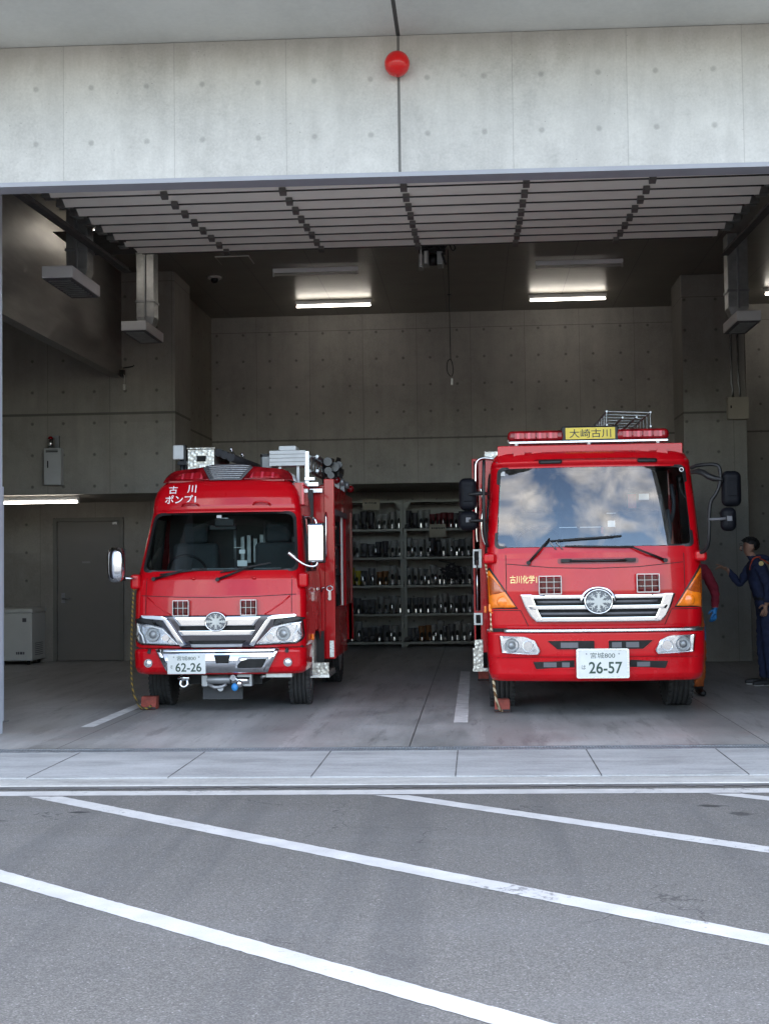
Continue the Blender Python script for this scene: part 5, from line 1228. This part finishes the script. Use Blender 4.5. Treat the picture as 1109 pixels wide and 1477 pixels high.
# ------------------------------------------------------------------ chocks and ropes
def chock(x, y, w, h, d, lab, mt='wood_red'):
    t = thing('wheel_chock', lab, 'chock', (x, y, 0), 0, 'wheel chocks at the tyres')
    MB().prism([(-d/2,0.003),(d/2,0.003),(d/2-.01,h),(-d/2+.05,h)], -w/2, w/2, 'x').build('block', mt, t, bevel=.008)
    MB().box(-w/2-.002,w/2+.002,-d/2-.004,-d/2+.002,.008,.03).build('rubber_foot', 'rubber', t)
    return t
chock(-3.385, 13.28, .16, .135, .16, 'worn red wooden chock with rope at the left engine front tyre')
chock(.245, 12.90, .15, .125, .16, 'red brown chock at the right engine front tyre')
chock(.09, 16.35, .15, .13, .18, 'shaded red chock behind, at the right engine rear tyre')
def P1(*p): return p
o = MB().tube([(-3.425,12.85,1.36),(-3.45,12.85,1.0),(-3.475,12.9,.6),(-3.50,13.0,.25),(-3.47,13.1,.08),(-3.43,13.15,.02),(-3.38,13.17,.02),(-3.34,13.17,.05)], .012, 8, smooth_path=3).build('rope', 'rope_yellow')
tag(o, 'yellow and black rope hanging from the left engine mirror to its chock', 'rope')
o = MB().tube([(.095,12.5,1.52),(.115,12.4,1.38),(.145,12.35,1.25),(.145,12.35,.7),(.155,12.4,.35),(.185,12.55,.12),(.225,12.72,.03),(.24,12.78,.02)], .014, 8, smooth_path=3).build('rope', 'rope_white')
tag(o, 'pale twisted rope hanging from the right engine mirror to its chock', 'rope')
o = MB().box(.12,.19,12.33,12.37,1.005,1.075).box(.14,.165,12.32,12.34,.99,1.0).build('rope_tag', 'amber', bevel=.01); tag(o, 'small orange reflector tied on the pale twisted rope', 'reflector')

# ------------------------------------------------------------------ people
def figure(name, J, Ed, parent, matfn, root='pelvis'):
    me = bpy.data.meshes.new(name); keys = list(J); bm = bmesh.new(); lay = bm.verts.layers.skin.verify()
    vv = {}
    for k in keys:
        x,y,z,rx,ry = J[k]; v = bm.verts.new((x,y,z)); v[lay].radius = (rx,ry); v[lay].use_root = (k == root); vv[k] = v
    for a,b in Ed: bm.edges.new((vv[a],vv[b]))
    bm.to_mesh(me); bm.free()
    o = bpy.data.objects.new(name+'_tmp', me); C.objects.link(o)
    m = o.modifiers.new('s','SKIN'); m.use_smooth_shade = True; m.branch_smoothing = .4
    s = o.modifiers.new('u','SUBSURF'); s.levels = 3; s.render_levels = 3
    bpy.context.view_layer.update()
    me2 = bpy.data.meshes.new_from_object(o.evaluated_get(bpy.context.evaluated_depsgraph_get()))
    bpy.data.objects.remove(o)
    names = []
    me2.materials.clear()
    for p in me2.polygons:
        mt = matfn(p.center)
        if mt not in names: names.append(mt); me2.materials.append(MATS[mt])
        p.material_index = names.index(mt); p.use_smooth = True
    from mathutils import noise as mn
    cloth = set()
    for p in me2.polygons:
        if 'cloth' in names[p.material_index]: cloth.update(p.vertices)
    for i in cloth:                                     # creases
        v = me2.vertices[i]; c = v.co; d = mn.noise(Vector((c.x*9+3, c.y*9, c.z*21)))*.011 + mn.noise(Vector((c.x*26, c.y*26, c.z*34)))*.0045
        v.co = c + v.normal*d
    me2.name = name
    r = bpy.data.objects.new(name, me2); C.objects.link(r); r.parent = parent
    return r
def hand(J, Ed, wrist, pre, d, side, up, curl, point=False):
    """palm + five fingers; d = direction of the fingers, side = across the knuckles to the thumb, up = back of the hand"""
    d, side, up = Vector(d).normalized(), Vector(side).normalized(), Vector(up).normalized()
    w = Vector(J[wrist][:3]); palm = w+d*.05; J[pre+'palm'] = (*palm,.023,.019); Ed.append((wrist, pre+'palm'))
    for i, (off_, L) in enumerate(((.030,.075),(.011,.083),(-.009,.078),(-.028,.062))):
        k0 = palm+d*.045+side*off_; c = curl if not (point and i == 0) else .05
        J[pre+'k%d'%i] = (*k0,.0105,.0105); Ed.append((pre+'palm', pre+'k%d'%i)); q = k0; dd = d.copy()
        for s in range(3):
            dd = (dd - up*c*(1+.25*s)).normalized(); q = q+dd*L*(.42,.32,.26)[s]; J[pre+'f%d%d'%(i,s)] = (*q,.0092-.001*s,.0088-.001*s)
            Ed.append(((pre+'k%d'%i) if s == 0 else pre+'f%d%d'%(i,s-1), pre+'f%d%d'%(i,s)))
    t0 = w+d*.028+side*.034; t1 = t0+(d*.6+side*.7-up*.25).normalized()*.035; t2 = t1+(d*.9+side*.2-up*.3).normalized()*.03
    J[pre+'t0'] = (*t0,.013,.013); J[pre+'t1'] = (*t1,.0105,.0105); J[pre+'t2'] = (*t2,.009,.009)
    Ed += [(wrist if False else pre+'palm', pre+'t0'),(pre+'t0',pre+'t1'),(pre+'t1',pre+'t2')]

# person 1: navy uniform, profile to the left, pointing with the far arm
PA = thing('person', 'person in navy work uniform with orange trim, pointing towards the right fire engine', 'person', (3.37, 15.4, 0))
J = {'pelvis':(0,0,.95,.115,.15),'waist':(-.03,0,1.08,.105,.135),'chest':(-.07,0,1.27,.125,.165),'upper':(-.10,0,1.40,.10,.15),'neck0':(-.125,0,1.475,.062,.062),'neck1':(-.155,0,1.53,.05,.05),
 'jaw':(-.185,0,1.560,.070,.056),'face':(-.175,0,1.610,.100,.074),'skull':(-.155,0,1.655,.104,.080),'crown':(-.150,0,1.685,.070,.060),
 'sn':(-.10,-.17,1.41,.070,.070),'en':(-.02,-.22,1.17,.055,.055),'wn':(-.03,-.22,.99,.034,.030),'wn2':(-.035,-.22,.965,.028,.024),
 'sf':(-.12,.16,1.41,.065,.065),'ef':(-.25,.20,1.17,.052,.052),'wf':(-.375,.14,1.33,.036,.032),'wf2':(-.395,.13,1.355,.027,.023),
 'hn':(0,-.09,.88,.10,.10),'kn':(-.01,-.10,.50,.068,.07),'an':(.02,-.10,.10,.050,.048),'hen':(.03,-.10,.05,.042,.04),'ton':(-.14,-.11,.04,.04,.032),'tpn':(-.20,-.11,.035,.03,.026),
 'hf':(0,.09,.88,.10,.10),'kf':(-.03,.10,.50,.068,.07),'af':(-.02,.10,.10,.050,.048),'hef':(-.01,.10,.05,.042,.04),'tof':(-.18,.11,.04,.04,.032),'tpf':(-.24,.11,.035,.03,.026)}
Ed = [('pelvis','waist'),('waist','chest'),('chest','upper'),('upper','neck0'),('neck0','neck1'),('neck1','jaw'),('jaw','face'),('face','skull'),('skull','crown'),
 ('upper','sn'),('sn','en'),('en','wn'),('wn','wn2'),('upper','sf'),('sf','ef'),('ef','wf'),('wf','wf2'),
 ('pelvis','hn'),('hn','kn'),('kn','an'),('an','hen'),('hen','ton'),('ton','tpn'),('pelvis','hf'),('hf','kf'),('kf','af'),('af','hef'),('hef','tof'),('tof','tpf')]
hand(J, Ed, 'wf2', 'F', (-.85,-.15,.35), (.1,-.9,.3), (.3,.1,.9), .55, True)
hand(J, Ed, 'wn2', 'N', (-.25,0,-.95), (-.9,.1,.2), (0,-1,0), .35)
def mA(c):
    if c.z > 1.515 and c.x < -.09 and abs(c.y) < .12: return 'skin'
    if c.x < -.385: return 'skin'
    if c.y < -.188 and c.z < .975 and c.z > .7 and c.x < .03: return 'skin'
    if c.z < .022: return 'shoe_sole'
    if c.z < .10: return 'shoe'
    if 1.0 < c.z < 1.035 and abs(c.y) < .17: return 'black_plastic'
    return 'navy_cloth'
figure('body', J, Ed, PA, mA)
def hair(parent, cx, cz, fx=-1, y0=0):
    mb = MB(); nu, nv = 40, 20; vs = []
    for j in range(nv+1):
        for i in range(nu):
            a = 2*PI*i/nu; b = PI*j/nv*.82; f = math.cos(a)*fx       # f=+1 towards the face
            lim = .33+.25*(1-max(0,f)) if f > .2 else .56+.24*min(1,max(0,.2-f))
            b = min(b, PI*lim); r = 1+.05*math.sin(9*a+5*b)*math.sin(7*b)+random.uniform(-.012,.012)
            vs.append((cx+.104*r*math.sin(b)*math.cos(a), y0+.090*r*math.sin(b)*math.sin(a), cz+.084*r*math.cos(b)))
    mb.add(vs, [(j*nu+i, j*nu+(i+1)%nu, (j+1)*nu+(i+1)%nu, (j+1)*nu+i) for j in range(nv) for i in range(nu)], 0, True)
    for k in range(60):                                               # short tufts
        a = random.uniform(0,2*PI); b = random.uniform(.1,1.2); 
        p = Vector((cx+.097*math.sin(b)*math.cos(a), y0+.078*math.sin(b)*math.sin(a), cz+.080*math.cos(b))); q = p+Vector((fx*.016+random.uniform(-.01,.01),random.uniform(-.01,.01),random.uniform(0,.014)))
        mb.tube([p,(p+q)/2+Vector((0,0,.006)),q], [.009,.007,.002], 5)
    return mb.build('hair', 'hair', parent)
hair(PA, -.152, 1.650)
MB().ball((-.272,0,1.600),(.014,.011,.013),12,8).ball((-.264,0,1.615),(.010,.008,.022),10,8).build('nose', 'skin', PA)
MB().ball((-.150,-.078,1.615),(.016,.009,.029),12,8).build('ear', 'skin', PA); MB().ball((-.150,.078,1.615),(.016,.009,.029),12,8).build('ear', 'skin', PA)
MB().ball((-.262,-.038,1.636),(.008,.012,.007),10,8).ball((-.262,.038,1.636),(.008,.012,.007),10,8).build('eye', 'dark', PA)
MB().tube([(-.268,-.055,1.655),(-.276,-.03,1.658),(-.276,-.015,1.655)], .004, 6).tube([(-.268,.055,1.655),(-.276,.03,1.658),(-.276,.015,1.655)], .004, 6).build('eyebrow', 'hair', PA)
MB().ball((-.262,0,1.578),(.010,.022,.006),12,8).build('mouth', 'dark_red_paint', PA)
MB().tube([(-.19,-.10,1.35),(-.165,-.09,1.46),(-.12,-.09,1.50),(-.06,-.08,1.50)], .009, 6, smooth_path=2).tube([(.0,-.235,1.42),(-.05,-.23,1.46),(-.08,-.13,1.485)], .007, 6, smooth_path=1).build('orange_piping', 'orange_trim', PA)
MB().tube([(-.10,-.04,1.50),(-.03,-.07,1.505),(.04,-.04,1.48),(.05,.04,1.48),(-.03,.07,1.505),(-.10,.04,1.50)], .028, 10, smooth_path=2).build('collar', 'navy_cloth', PA)
MB().cyl((-.09,-.236,1.425),(-.09,-.245,1.425),.028,.028,18).build('shoulder_badge', 'gold_letter', PA)
# person 2: maroon shirt, blue gloves, mostly hidden by the right cab
PB = thing('person', 'person in maroon shirt, orange trousers and blue glove, half hidden by the right fire engine', 'person', (2.315, 14.35, 0))
J = {'pelvis':(0,0,.93,.14,.11),'waist':(0,-.02,1.06,.13,.10),'chest':(0,-.05,1.25,.16,.12),'upper':(0,-.08,1.37,.14,.09),'neck0':(-.02,-.12,1.44,.06,.06),'neck1':(-.04,-.15,1.49,.05,.05),
 'jaw':(-.05,-.19,1.53,.055,.055),'face':(-.05,-.19,1.58,.072,.086),'skull':(-.05,-.16,1.63,.075,.092),'crown':(-.05,-.16,1.66,.055,.06),
 'sr':(.165,-.07,1.38,.068,.068),'er':(.285,-.02,1.13,.055,.055),'wr':(.275,-.07,.97,.040,.040),'wr2':(.27,-.075,.95,.034,.032),
 'sl':(-.165,-.07,1.38,.065,.065),'el':(-.25,-.15,1.16,.05,.05),'wl':(-.22,-.35,1.2,.034,.032),'wl2':(-.215,-.375,1.205,.027,.025),
 'hr':(.09,0,.87,.095,.095),'kr':(.115,-.02,.48,.07,.07),'ar':(.10,.04,.12,.062,.062),'her':(.10,.06,.05,.042,.042),'tor':(.11,-.10,.04,.034,.04),'tpr':(.115,-.17,.035,.028,.03),
 'hl':(-.09,0,.87,.095,.095),'kl':(-.115,-.02,.48,.07,.07),'al':(-.11,.04,.12,.062,.062),'hel':(-.11,.06,.05,.042,.042),'tol':(-.12,-.10,.04,.034,.04),'tpl':(-.125,-.17,.035,.028,.03)}
Ed = [('pelvis','waist'),('waist','chest'),('chest','upper'),('upper','neck0'),('neck0','neck1'),('neck1','jaw'),('jaw','face'),('face','skull'),('skull','crown'),
 ('upper','sr'),('sr','er'),('er','wr'),('wr','wr2'),('upper','sl'),('sl','el'),('el','wl'),('wl','wl2'),
 ('pelvis','hr'),('hr','kr'),('kr','ar'),('ar','her'),('her','tor'),('tor','tpr'),('pelvis','hl'),('hl','kl'),('kl','al'),('al','hel'),('hel','tol'),('tol','tpl')]
hand(J, Ed, 'wr2', 'R', (-.15,-.25,-.95), (-.9,-.4,.1), (.3,-.95,0), .5)
hand(J, Ed, 'wl2', 'L', (.1,-.98,.1), (.9,.1,.3), (0,.1,.95), .4)
def mB(c):
    if c.z > 1.49 and c.y < -.05: return 'skin'
    if (c.x > .1 and c.z < .955 and c.z > .6 and c.y < -.02 and c.x > .155) or (c.y < -.36): return 'blue_glove'
    if c.z < .10: return 'shoe'
    if c.z < .96: return 'orange_cloth'
    return 'maroon_cloth'
figure('body', J, Ed, PB, mB)
hr = hair(PB, 0, 0); hr.rotation_euler = (0,0,PI/2); hr.location = (-.05,-.16,1.625)
MB().ball((-.05,-.285,1.57),(.012,.02,.022),12,8).build('nose', 'skin', PB)
MB().ball((-.05,-.262,1.535),(.022,.01,.006),12,8).build('mouth', 'dark_red_paint', PB)
MB().ball((-.085,-.262,1.593),(.012,.008,.007),10,8).ball((-.015,-.262,1.593),(.012,.008,.007),10,8).build('eye', 'dark', PB)
for s in (-1,1): MB().ball((-.05+s*.078,-.15,1.57),(.009,.016,.029),12,8).build('ear', 'skin', PB)

# ------------------------------------------------------------------ camera
F_, CX, CY = 1865.0, 554.5, 738.5
yd = Vector(((685-CX)/F_, -(815-CY)/F_, -1)).normalized()
xd = Vector((1, .016, 0)); xd.z = -(xd.x*yd.x+xd.y*yd.y)/yd.z; xd.normalize(); zd = xd.cross(yd)
M = Matrix((xd, yd, zd)).to_4x4()          # rows: world axes seen in camera space -> camera to world
cam = bpy.data.cameras.new('camera'); co = bpy.data.objects.new('camera', cam); C.objects.link(co)
co.matrix_world = Matrix.Translation((0,0,1.45)) @ M
cam.sensor_fit = 'VERTICAL'; cam.sensor_height = 36; cam.lens = F_/1477*36; cam.clip_end = 1000; cam.clip_start = .05
S.camera = co
# ------------------------------------------------------------------ daylight
SUN_EL, SUN_AZ = math.radians(44), math.radians(-14)     # high behind the building, a little to the left
sun = bpy.data.lights.new('sun', 'SUN'); so = bpy.data.objects.new('sun', sun); C.objects.link(so)
sun.energy = 3.5; sun.angle = math.radians(.5); sun.color = (1,.95,.88)
sd = Vector((math.sin(SUN_AZ)*math.cos(SUN_EL), math.cos(SUN_AZ)*math.cos(SUN_EL), math.sin(SUN_EL)))
so.rotation_euler = sd.to_track_quat('Z','Y').to_euler(); so.location = (0,0,30)
wd = bpy.data.worlds.new('World'); S.world = wd; wd.use_nodes = True; nt = wd.node_tree; t = NT(nt)
bg = nt.nodes['Background']; sky = t.n('ShaderNodeTexSky'); sky.sky_type = 'NISHITA'; sky.sun_disc = False
sky.sun_elevation = SUN_EL; sky.sun_rotation = SUN_AZ; sky.air_density = 1.0; sky.dust_density = 1.5
tc = t.n('ShaderNodeTexCoord'); gx, gy, gz = t.sep(tc.outputs['Generated'])[:3]
cn = t.noise(t.map(tc.outputs['Generated'], (2.4,2.4,2.8), (1.7,.4,.3)), 1.4, 7, .50, .5)
cloud = t.m('MULTIPLY', t.ramp(cn, [(.45,0.),(.67,.95)]), t.ramp(gz, [(.0,0.),(.08,1.)]))
bc = t.noise(t.map(tc.outputs['Generated'], (3,3,5), (4,1,2)), 3, 6)
ccol = t.ramp(bc, [(.3,(4.4,4.2,4.0)),(.7,(9.4,8.9,8.4))])
t.l(t.mix(cloud, sky.outputs[0], ccol), bg.inputs[0]); bg.inputs[1].default_value = .15
S.view_settings.view_transform = 'Standard'; S.view_settings.look = 'None'; S.view_settings.gamma = 1; S.view_settings.exposure = 2.6
S.render.engine = 'CYCLES'; S.cycles.use_denoising = True; S.cycles.max_bounces = 10; S.cycles.diffuse_bounces = 6; S.cycles.glossy_bounces = 5; S.cycles.transparent_max_bounces = 12
S.cycles.sample_clamp_indirect = 8; S.cycles.caustics_reflective = False; S.cycles.caustics_refractive = False
